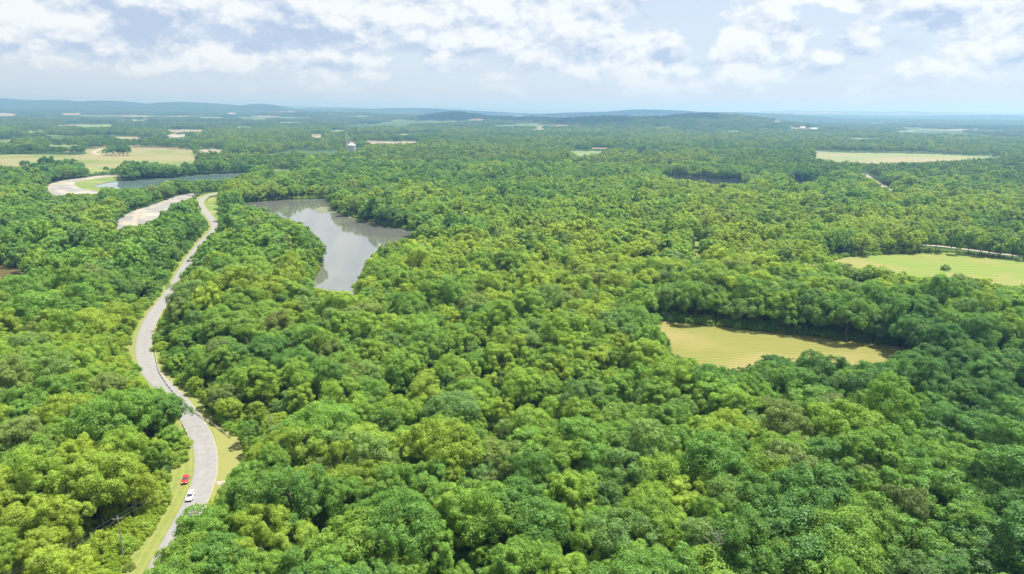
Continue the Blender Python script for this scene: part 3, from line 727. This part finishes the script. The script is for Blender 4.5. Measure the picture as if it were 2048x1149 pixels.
# trees standing in a row along the lane, clumps in the tan field, lone bushes: added by hand at their picture positions
extra = []
def put(px, py, s, kind, col, sz=None):
    g = gp(px, py); extra.append([g[0], g[1], 0, s, sz or s, random.uniform(0, 6.28), kind, *col, 1.0])
for i, x in enumerate([1872, 1912, 1936, 1958, 1978, 1999, 2024, 2046]):
    put(x, 505 + (x - 1872) * .085 + random.uniform(-1, 1.5), random.uniform(.75, 1.0), random.choice(KIND['mid'][:3]), PAL[2 if i % 3 else 1] * random.uniform(.7, 1), 1.0)
for x, y, q, c_ in [(408, 1142, 1.0, 2), (384, 1196, 1.0, 1), (440, 1100, .75, 2), (458, 1064, .6, 1), (345, 1256, 1.0, 2), (432, 1190, 1.05, 3), (334, 873, 1.0, 3), (316, 850, .9, 2)]:     # trees hiding the road towards the bottom
    put(x, y, q, random.choice(KIND['near'][:4]), PAL[c_] * random.uniform(.9, 1.1), q * .88)
put(1890, 541, .45, KIND['shrub'][0], PAL[3])
for x, y, s in [(212, 312, .8), (222, 311, 1.0), (231, 312, 1.1), (240, 312, 1.0), (248, 312, 1.05), (256, 312, 1.1), (226, 309, 1), (236, 308, 1.1), (246, 308, 1.1), (254, 308, 1.2), (52, 340, .9), (88, 341, 1.15), (96, 342, 1.2), (104, 341, 1.1),
                (120, 345, 1), (135, 345, 1.1), (148, 346, 1.1), (160, 349, 1.0), (130, 350, 1.1), (170, 354, .8), (212, 345, .5), (245, 355, 1.0), (255, 352, 1.2), (265, 354, 1.2), (275, 355, 1.1), (285, 354, 1.1), (295, 352, 1.2), (305, 355, 1.1), (318, 356, 1.0), (330, 357, .8), (260, 357, 1), (280, 358, 1.1)]:
    put(x, y, s * 1.15, random.choice(KIND['mid']), PAL[3] * random.uniform(.8, 1.2))
T_ALL = np.concatenate([T_ALL, np.array(extra)])
m_n = len(T_ALL)

# the 300 trees that show largest are things of their own; the rest is the wood
px, py, dep = project(T_ALL[:, 0], T_ALL[:, 1], T_ALL[:, 2] + 10 * T_ALL[:, 4])
nearset = set(KIND['near'] + KIND['cedar'])
cand = np.array([int(k) in nearset for k in T_ALL[:, 6]]) & (px > -20) & (px < 2068) & (py < 1165) & (py > 300)
size = np.where(cand, 6.5 * T_ALL[:, 3] / dep, 0)
chosen = np.argsort(-size)[:300]
rest = np.ones(m_n, bool); rest[chosen] = False

def scatter(name, T):
    me = bpy.data.meshes.new(name); me.vertices.add(len(T)); me.vertices.foreach_set('co', T[:, :3].astype(np.float32).ravel())
    def attr(n, t, key, v): a = me.attributes.new(n, t, 'POINT'); a.data.foreach_set(key, v)
    attr('rot', 'FLOAT_VECTOR', 'vector', np.column_stack([rng.normal(0, .06, len(T)), rng.normal(0, .06, len(T)), T[:, 5]]).astype(np.float32).ravel())
    attr('size', 'FLOAT_VECTOR', 'vector', np.column_stack([T[:, 3], T[:, 3] * T[:, 10], T[:, 4]]).astype(np.float32).ravel())
    attr('kind', 'INT', 'value', T[:, 6].astype(np.int32))
    attr('leafcol', 'FLOAT_VECTOR', 'vector', T[:, 7:10].astype(np.float32).ravel())
    me.update(); o = link(name, me)
    ng = bpy.data.node_groups.new(name, 'GeometryNodeTree')
    ng.interface.new_socket('Geometry', in_out='INPUT', socket_type='NodeSocketGeometry'); ng.interface.new_socket('Geometry', in_out='OUTPUT', socket_type='NodeSocketGeometry')
    N = ng.nodes.new; L = ng.links.new; gi = N('NodeGroupInput'); go = N('NodeGroupOutput'); ip = N('GeometryNodeInstanceOnPoints'); ci = N('GeometryNodeCollectionInfo')
    ci.inputs['Collection'].default_value = PROTO; ci.inputs['Separate Children'].default_value = True; ci.inputs['Reset Children'].default_value = True
    def na(n, t): a = N('GeometryNodeInputNamedAttribute'); a.data_type = t; a.inputs['Name'].default_value = n; return a.outputs['Attribute']
    L(gi.outputs[0], ip.inputs['Points']); L(ci.outputs[0], ip.inputs['Instance']); ip.inputs['Pick Instance'].default_value = True
    L(na('kind', 'INT'), ip.inputs['Instance Index']); L(na('rot', 'FLOAT_VECTOR'), ip.inputs['Rotation']); L(na('size', 'FLOAT_VECTOR'), ip.inputs['Scale']); L(ip.outputs[0], go.inputs[0])
    md = o.modifiers.new('trees', 'NODES'); md.node_group = ng
    return o
wood = scatter('forest', T_ALL[rest])
tag(wood, 'continuous green broadleaf forest covering the lowland behind the nearest trees', 'forest', kind='stuff')

# individual trees
def colour_word(c):
    L = PAL[:5].sum(1); s = sum(c)
    if c[2] > .35 * c[1]: return 'olive' if c[0] > .7 * c[1] else 'grey-green'
    return 'yellow-green' if s > .405 else 'light green' if s > .345 else 'mid green' if s > .285 else 'dark green' if s > .225 else 'very dark green'
SHAPE = {'dome': 'round-crowned', 'tall': 'upright', 'wide': 'wide-spreading', 'ragged': 'ragged', 'cedar': 'conical'}
ZONES = [((0, 330, 560, 860), 'left of the road'), ((0, 330, 860, 1200), 'left of the red car'), ((330, 700, 980, 1200), 'at the bottom below the cars'),
         ((430, 800, 560, 980), 'right of the guardrail bend'), ((700, 1100, 900, 1200), 'along the bottom centre'), ((1100, 1500, 900, 1200), 'along the bottom, right of centre'),
         ((1500, 2100, 900, 1200), 'in the bottom right corner'), ((800, 1300, 500, 900), 'left of the hayfield'), ((1300, 2100, 400, 640), 'behind the hayfield'), ((1300, 1700, 640, 900), 'below the hayfield'), ((1700, 2100, 560, 900), 'right of the hayfield')]
recs = []
near_index = {k: i for i, k in enumerate(KIND['near'])}; near_index[KIND['cedar'][0]] = len(STYLES)
for t in chosen:
    row = T_ALL[t]; pi = near_index[int(row[6])]; st = parts0[pi][2]
    x, y = px[t], py[t]; zone = next((zn for (a, b, c_, d_), zn in ZONES if a - 60 <= x < b and c_ <= y < d_), 'among the nearest trees')
    big = 'big ' if row[3] > 1.12 else 'small ' if row[3] < .8 else ''
    desc = ('olive conical cedar' if st == 'cedar' else big + colour_word(row[7:10]) + ' ' + SHAPE[st] + ' tree')
    recs.append((desc, zone, x, row, pi, st))
groups = {}
for rc in recs: groups.setdefault((rc[0], rc[1]), []).append(rc)
for (desc, zone), lst in groups.items():
    lst.sort(key=lambda a: a[2])
    for k, (_, _, x, row, pi, st) in enumerate(lst):
        lab = desc + ' ' + zone + ('' if len(lst) == 1 else ', %s such from the left' % ordinal(k))
        nm = 'cedar_tree' if st == 'cedar' else 'broadleaf_tree'
        e = bpy.data.objects.new(nm, None); COL.objects.link(e); e.location = row[:3]; e.rotation_euler = (random.gauss(0, .05), random.gauss(0, .05), row[5]); e.scale = (row[3], row[3] * row[10], row[4])
        tag(e, lab, 'tree', 'nearest forest trees')
        c = link('crown', parts0[pi][0], e); c['leafcol'] = [float(v) for v in row[7:10]]
        link('trunk', parts0[pi][1], e)

# dead grey tree among the nearest crowns
def dead_tree(px_, py_, h, label):
    g = gp(px_, py_); r = np.random.default_rng(int(px_)); e = bpy.data.objects.new('dead_tree', None); COL.objects.link(e); e.location = g
    tag(e, label, 'tree')
    mb = MB(); mb.tube([(0, 0, -.3), (.1, 0, h * .5), (.3, .1, h)], [.3, .2, .05], 7); mb.build('trunk', m_dead, e)
    for k in range(16):
        z = h * r.uniform(.35, .95); a = r.uniform(0, 6.28); l = r.uniform(2, 4.5) * (1.2 - z / h * .6); mb = MB()
        b = np.array([.2 * z / h, 0, z]); en = b + np.array([math.cos(a) * l, math.sin(a) * l, l * .75]); mi = (b + en) / 2 + r.normal(0, .3, 3)
        mb.tube([b, mi, en], [.10, .07, .02], 5)
        for q in range(5):
            p = mi + (en - mi) * r.uniform(0, .9); mb.tube([p, p + r.normal(0, .8, 3) + np.array([0, 0, .8])], [.045, .012], 4)
        mb.build('branch', m_dead, e)
dead_tree(1425, 1215, 19, 'bare grey dead tree at the bottom edge right of centre')

# ------------------------------------------------------------------ guardrails
m_galv = flat_mat('galvanised steel', (.55, .55, .53), .45, .4)
m_post = noise_mat('weathered post', (.20, .17, .14), (.30, .27, .23), 3)
def guardrail(pxs, label):
    P = smooth_path([gp(*p)[:2] for p in pxs], 8); e = bpy.data.objects.new('guardrail', None); COL.objects.link(e); o0 = P[0]; e.location = (o0[0], o0[1], .08); tag(e, label, 'guardrail', 'road guardrails')
    prof = [(.0, .45), (.06, .50), (.0, .57), (.0, .63), (.06, .70), (.0, .77), (-.03, .77), (-.03, .45)]
    T = np.gradient(P, axis=0); T /= np.linalg.norm(T, axis=1)[:, None]; V = []; F = []
    for i, p in enumerate(P):
        n = np.array([-T[i, 1], T[i, 0]])
        for a, z in prof: V.append((p[0] - o0[0] + n[0] * a * 1.4, p[1] - o0[1] + n[1] * a * 1.4, z))
    m = len(prof)
    for i in range(len(P) - 1):
        for k in range(m): F.append((i * m + k, i * m + (k + 1) % m, (i + 1) * m + (k + 1) % m, (i + 1) * m + k))
    mb = MB(); mb.add(V, F); mb.build('rail', m_galv, e)
    d = 0; nxt = 0; pm = MB(); pm.box((0, 0, .35), (.15, .2, .9)); me = pm.mesh('post', m_post)
    for i in range(len(P)):
        if i: d += np.linalg.norm(P[i] - P[i - 1])
        if d >= nxt:
            n = np.array([T[i, 1], -T[i, 0]]); po = link('post', me, e, (P[i, 0] - o0[0] + n[0] * .16, P[i, 1] - o0[1] + n[1] * .16, 0)); po.rotation_euler = (0, 0, math.atan2(T[i, 1], T[i, 0])); nxt += 3.8
guardrail([(311, 706), (314, 730), (322, 752), (340, 778), (362, 802), (398, 833), (432, 856), (462, 878)], 'long pale steel guardrail on the right of the road bend')
guardrail([(366, 852), (374, 868), (379, 885), (381, 900)], 'short steel guardrail at the left road edge above the red car')

# ------------------------------------------------------------------ utility poles and wires
m_wood = noise_mat('pole wood', (.24, .23, .21), (.33, .31, .29), 4)
m_wire = flat_mat('cable', (.14, .14, .14), .5, .6)
def utility_pole(px_, py_, h, rz, label):
    g = gp(px_, py_); e = bpy.data.objects.new('utility_pole', None); COL.objects.link(e); e.location = g; e.rotation_euler = (0, 0, rz); tag(e, label, 'utility pole', 'utility poles')
    mb = MB(); mb.tube([(0, 0, -.5), (0, 0, h)], [.15, .10], 10); mb.build('pole', m_wood, e)
    mb = MB(); mb.box((0, -.18, h - .6), (1.9, .10, .12)); mb.build('crossarm', m_wood, e)
    for x in (-1.05, 0, 1.05):
        mb = MB(); mb.tube([(x, -.18, h - .53), (x, -.18, h - .4), (x, -.18, h - .28)], [.05, .08, .03], 8); mb.build('insulator', m_galv, e)
    return g, h
p1 = utility_pole(249, 1126, 12.5, R(20), 'grey wooden utility pole in the scrub left of the road')
p2 = utility_pole(548, 905, 12.5, R(20), 'wooden utility pole among trees right of the guardrail bend')
p0 = (gp(-60, 1290), 12.5)
def wire(a, b, off, label):
    A = Vector(a[0]) + Vector((off * math.cos(R(20)), off * math.sin(R(20)), a[1] - .28)); B = Vector(b[0]) + Vector((off * math.cos(R(20)), off * math.sin(R(20)), b[1] - .28))
    pts = [A.lerp(B, t / 16) - Vector((0, 0, 4 * 1.4 * (t / 16) * (1 - t / 16))) for t in range(17)]
    c = A.copy(); mb = MB(); mb.tube([p - c for p in pts], .022, 5); o = mb.build('power_line', m_wire, loc=c); tag(o, label, 'cable', 'overhead wires')
for off, wn in ((-1.05, 'far'), (1.05, 'near')):
    wire(p1, p2, off, '%s-side overhead wire crossing the road between the two utility poles' % wn)
    wire(p0, p1, off, '%s-side overhead wire running from the left edge to the scrub pole' % wn)

# ------------------------------------------------------------------ cars
m_glass = flat_mat('car glass', (.035, .045, .055), .08, 0, .6); m_tyre = flat_mat('tyre rubber', (.03, .03, .03), .8); m_rim = flat_mat('wheel rim', (.5, .5, .5), .3, .8)
m_lamp = flat_mat('lamp lens', (.75, .75, .72), .1); m_red_lamp = flat_mat('tail lamp', (.4, .02, .02), .2); m_trim = flat_mat('dark trim', (.03, .03, .03), .6)
def loft(sections, mat, name, parent, smooth=True):
    mb = MB(); n = len(sections[0]); V = [p for s in sections for p in s]; F = []
    for i in range(len(sections) - 1):
        for k in range(n - 1): F.append((i * n + k, i * n + k + 1, (i + 1) * n + k + 1, (i + 1) * n + k))
        F.append((i * n + n - 1, i * n, (i + 1) * n, (i + 1) * n + n - 1))
    F += [tuple(range(n))[::-1], tuple(range((len(sections) - 1) * n, len(sections) * n))]
    mb.add(V, F); return mb.build(name, mat, parent, smooth)
def car(name, loc, rz, paint, label, wagon):
    e = bpy.data.objects.new(name, None); COL.objects.link(e); e.location = loc; e.rotation_euler = (0, 0, rz); tag(e, label, 'car', 'cars by the road bend')
    # x forward; body sections: (x, half width, bottom z, shoulder z)
    secs = []
    top = .93 if wagon else .88
    prof = [(-2.28, .70, .42, .70), (-2.2, .80, .30, .86), (-1.9, .88, .25, top), (-1.0, .91, .22, top + .03), (.2, .91, .22, top + .02), (.9, .90, .22, top - .03), (1.6, .88, .24, top - .10), (2.05, .82, .28, top - .18), (2.26, .70, .38, .58)]
    for x, w, b, t in prof:
        secs.append([(x, -w * .9, b), (x, -w, b + (t - b) * .35), (x, -w * .98, b + (t - b) * .75), (x, -w * .86, t), (x, 0, t + .035), (x, w * .86, t), (x, w * .98, b + (t - b) * .75), (x, w, b + (t - b) * .35), (x, w * .9, b)])
    loft(secs, paint, 'body', e)
    rb, rf = (-2.0, -.75 + 1.0) if wagon else (-.95, .1)
    zt = 1.48 if wagon else 1.36
    # cabin: glasshouse, then roof panel on it
    gb, gf = (-2.12, 1.05) if wagon else (-1.75, .95)
    mb = MB(); w0, w1 = .80, .62
    base = [(gb, -w0, top), (gf, -w0, top - .02), (gf, w0, top - .02), (gb, w0, top)]; roof = [(rb + (.25 if wagon else 0), -w1, zt - .05), (rf, -w1, zt - .05), (rf, w1, zt - .05), (rb + (.25 if wagon else 0), w1, zt - .05)]
    def quad(nm, pts, mat, off=0):
        q = MB(); c = sum((Vector(p) for p in pts), Vector()) / 4; nrm = (Vector(pts[1]) - Vector(pts[0])).cross(Vector(pts[3]) - Vector(pts[0])).normalized()
        if nrm.dot(c - Vector((0, 0, 1.0))) < 0: nrm = -nrm
        o_ = [Vector(p) + nrm * off for p in pts]; i_ = [Vector(p) - nrm * .03 for p in pts]
        q.add(o_ + i_, [(0, 1, 2, 3), (7, 6, 5, 4), (0, 4, 5, 1), (1, 5, 6, 2), (2, 6, 7, 3), (3, 7, 4, 0)]); q.build(nm, mat, e)
    mb.add(base + roof, [(0, 3, 2, 1), (4, 5, 6, 7), (0, 1, 5, 4), (1, 2, 6, 5), (2, 3, 7, 6), (3, 0, 4, 7)]); mb.build('cabin', paint, e)
    def inset(a, b, c, d, k=.10):
        m_ = sum((Vector(p) for p in (a, b, c, d)), Vector()) / 4; return [tuple(Vector(p).lerp(m_, k)) for p in (a, b, c, d)]
    quad('windshield', inset(base[1], base[2], roof[2], roof[1], .08), m_glass, .012)
    quad('rear_window', inset(base[3], base[0], roof[0], roof[3], .14), m_glass, .012)
    for s in (0, 1):
        a, b, c, d = (base[0], base[1], roof[1], roof[0]) if s == 0 else (base[3], base[2], roof[2], roof[3])
        A, B, C_, D_ = map(Vector, (a, b, c, d))
        quad('side_window', inset(A.lerp(B, .5), B, C_, D_.lerp(C_, .5), .13), m_glass, .012); quad('side_window', inset(A, A.lerp(B, .48), D_.lerp(C_, .48), D_, .13), m_glass, .012)
    mb = MB(); x0, x1 = roof[0][0] - .05, roof[1][0] + .05
    rs = [[(x, -w1 - .02, zt - .06), (x, -w1 + .06, zt - .01 - dz), (x, 0, zt + .03 - dz), (x, w1 - .06, zt - .01 - dz), (x, w1 + .02, zt - .06)] for x, dz in ((x0, .02), (x0 + .15, 0), (x1 - .2, 0), (x1, .02))]
    loft(rs, paint, 'roof', e)
    wm = MB(); wm.tube([(0, -.11, 0), (0, -.10, 0), (0, .10, 0), (0, .11, 0)], [.27, .33, .33, .27], 20); rm = MB(); rm.tube([(0, -.125, 0), (0, .125, 0)], .2, 14)
    wme, rme = wm.mesh('wheel', m_tyre), rm.mesh('rim', m_rim)
    for x in (-1.38, 1.36):
        for y in (-.82, .82): wo = link('wheel', wme, e, (x, y, .33)); link('rim', rme, wo)
    for y in (-.6, .6):
        mb = MB(); mb.box((2.14, y, .66), (.22, .30, .14)); mb.build('headlight', m_lamp, e); mb = MB(); mb.box((-2.22, y, .74), (.10, .26, .16)); mb.build('tail_light', m_red_lamp, e)
        mb = MB(); mb.box((.78, y * 1.62, 1.0), (.14, .2, .12)); mb.build('mirror', paint, e)
    mb = MB(); mb.box((2.22, 0, .48), (.10, .9, .16)); mb.build('grille', m_trim, e)
    mb = MB(); mb.box((2.24, 0, .30), (.16, 1.5, .14)); mb.build('bumper', m_trim, e)
m_wp = flat_mat('white car paint', (.80, .80, .79), .25, 0, .5, .6); m_rp = flat_mat('red car paint', (.55, .012, .02), .25, 0, .5, .6)
g = gp(381, 997); k = np.argmin(((ROAD - g[:2]) ** 2).sum(1)); tg = ROAD[k - 2] - ROAD[k + 2]; car('white_car', (g[0], g[1], .13), math.atan2(tg[1], tg[0]), m_wp, 'white estate car driving on the road towards the viewer', True)
g = gp(371, 963); k = np.argmin(((ROAD - g[:2]) ** 2).sum(1)); tg = ROAD[k - 2] - ROAD[k + 2]; car('red_car', (g[0], g[1], .10), math.atan2(tg[1], tg[0]), m_rp, 'red car parked on the grass verge beside the road', False)

# ------------------------------------------------------------------ grain bin, sheds, mast
g = gp(704, 307); e = bpy.data.objects.new('grain_bin', None); COL.objects.link(e); e.location = g; tag(e, 'silver corrugated grain bin with elevator leg above the distant trees', 'grain bin')
m_bin = flat_mat('bin steel', (.42, .43, .45), .55, .2); rb_, hb = 9.3, 19.0
mb = MB(); ring = [(0, 0, hb * k / 22) for k in range(23)]
mb.tube(ring, [rb_ + (.10 if k % 2 else 0) for k in range(23)], 40); mb.build('wall', m_bin, e)
mb = MB(); mb.tube([(0, 0, hb - .2), (0, 0, hb + .1), (0, 0, hb + 5.2), (0, 0, hb + 5.9)], [rb_ + .5, rb_ + .5, 1.1, .9], 40); mb.build('roof', m_bin, e)
mb = MB()
for sx in (-.9, .9):
    for sy in (-.9, .9): mb.tube([(-rb_ - 2.2 + sx, sy, 0), (-rb_ - 2.2 + sx * .8, sy * .8, 46)], .24, 5)
for k in range(15):
    z = 1.5 + 3 * k; mb.tube([(-rb_ - 3.1, -.9, z), (-rb_ - 1.3, .9, z + 3)], .14, 4); mb.tube([(-rb_ - 1.3, -.9, z), (-rb_ - 3.1, .9, z + 3)], .14, 4)
mb.build('elevator_tower', m_galv, e)
mb = MB(); mb.box((-rb_ - 2.2, 0, 46.8), (2.8, 2.0, 2.4)); mb.build('elevator_head', m_galv, e)
mb = MB(); mb.tube([(-rb_ - 1.4, 0, 46), (-.3, 0, hb + 5.8)], .5, 8); mb.build('spout', m_galv, e)
m_wall = flat_mat('painted wall', (.72, .71, .68), .8); m_roofw = flat_mat('white metal roof', (.55, .55, .55), .5); m_rooft = flat_mat('grey metal roof', (.45, .45, .46), .6)
def shed(px_, py_, wpx, depth_m, rz, roof, label):
    d, t, z = cast(px_, py_)
    L = wpx / FPX * t * .98; W = min(depth_m, L * .8); h = max(4.5, L * .10)
    e = bpy.data.objects.new('farm_building', None); COL.objects.link(e); e.location = (d[0] * t, d[1] * t, z); e.rotation_euler = (0, 0, rz); tag(e, label, 'building', 'far buildings')
    mb = MB(); a, b = L / 2, W / 2; rh = h + W * .2
    mb.add([(-a, -b, -2), (a, -b, -2), (a, b, -2), (-a, b, -2), (-a, -b, h), (a, -b, h), (a, b, h), (-a, b, h), (-a, 0, rh), (a, 0, rh)], [(0, 1, 5, 4), (2, 3, 7, 6), (1, 2, 6, 9, 5), (3, 0, 4, 8, 7)]); mb.build('wall', m_wall, e)
    mb = MB(); o = .5
    mb.add([(-a - o, -b - o, h - .1), (a + o, -b - o, h - .1), (a + o, 0, rh + .25), (-a - o, 0, rh + .25), (a + o, b + o, h - .1), (-a - o, b + o, h - .1), (-a - o, -b - o, h - .4), (a + o, -b - o, h - .4), (a + o, b + o, h - .4), (-a - o, b + o, h - .4)],
           [(0, 1, 2, 3), (3, 2, 4, 5), (6, 7, 1, 0), (8, 9, 5, 4), (7, 8, 4, 2, 1), (9, 6, 0, 3, 5)]); mb.build('roof', roof, e)
    for k in range(3):
        mb = MB(); mb.box((a * (-.55 + .55 * k), -b - .06, h * .38), (max(2.5, L * .09), .12, h * .72)); mb.build('door', m_trim, e)
for a in [(1227 - 4, 305, 14, 14, .1, m_roofw, 'white farm building beside the small mid-distance clearing'), (1837, 277, 6, 20, .2, m_roofw, 'small white-roofed house left of two others at the far right'),
          (1893, 278, 7, 20, -.2, m_rooft, 'grey-roofed house between two white roofs at the far right'), (1943, 279, 15, 22, .05, m_roofw, 'long white barn at the far right, beyond the crop field'),
          (762, 312, 6, 14, .3, m_roofw, 'small pale shed right of the grain bin'), (1583, 255, 8, 30, 0, m_roofw, 'white roof, left of three in the far right village'), (1604, 257, 9, 30, .2, m_roofw, 'white roof, middle of three in the far right village'),
          (1627, 260, 10, 30, -.1, m_roofw, 'white roof, last of three in the far right village'), (1012, 231.5, 9, 40, 0, m_roofw, 'white roof in the far town, first from the left'), (1124, 232.5, 10, 40, .1, m_roofw, 'long white roof in the far town, near the centre'),
          (1160, 235, 12, 40, 0, m_roofw, 'pale roof in the far town, right of the centre'), (486, 226, 12, 40, 0, m_roofw, 'white building at the foot of the left hills'), (460, 228, 5, 40, 0, m_roofw, 'small white building just left of the one below the left hills'),
          (1180 + 52, 300, 5, 12, .2, m_roofw, 'small white shed right of the mid-distance clearing'), (175, 294.5, 22, 16, .05, m_rooft, 'long grey farm shed at the back of the tan field')]:
    shed(*a)
def mast():
    d = math.tan(azel(1290, 560)[0]) * 8800; z = float(height(d, 8800)); e = bpy.data.objects.new('radio_mast', None); COL.objects.link(e); e.location = (d, 8800, z); tag(e, 'thin radio mast on top of the far central hill', 'mast')
    mb = MB()
    for k in range(3): mb.tube([(math.cos(k * 2.09) * 2.2, math.sin(k * 2.09) * 2.2, 0), (0, 0, 75)], .5, 5)
    mb.build('tower', m_galv, e)
    for k in range(12): mb = MB(); mb.tube([(math.cos(t * 2.09) * 2.2 * (1 - k / 12.5), math.sin(t * 2.09) * 2.2 * (1 - k / 12.5), 6 * k + 1) for t in (0, 1, 2, 3)], .25, 4); mb.build('brace', m_galv, e)
mast()

# ------------------------------------------------------------------ haze: one closed box of even pale air around camera and land
HAZE_DENS = 1.5e-4
mb = MB(); mb.box((0, 0, 128.5), (130000, 130000, 270)); hz = mb.build('haze', None)
m = bpy.data.materials.new('haze'); m.use_nodes = True; nt = m.node_tree; nt.nodes.clear()
pv = nt.nodes.new('ShaderNodeVolumePrincipled'); pv.inputs['Color'].default_value = (.28, .57, 1.0, 1); pv.inputs['Absorption Color'].default_value = (.5, .5, .5, 1); pv.inputs['Density'].default_value = HAZE_DENS; pv.inputs['Anisotropy'].default_value = .5
om = nt.nodes.new('ShaderNodeOutputMaterial'); nt.links.new(pv.outputs[0], om.inputs['Volume']); hz.data.materials.append(m)
tag(hz, 'pale blue summer haze over the whole lowland', 'haze', kind='stuff')
print('TREES', m_n, [len(t) for t in TREES])
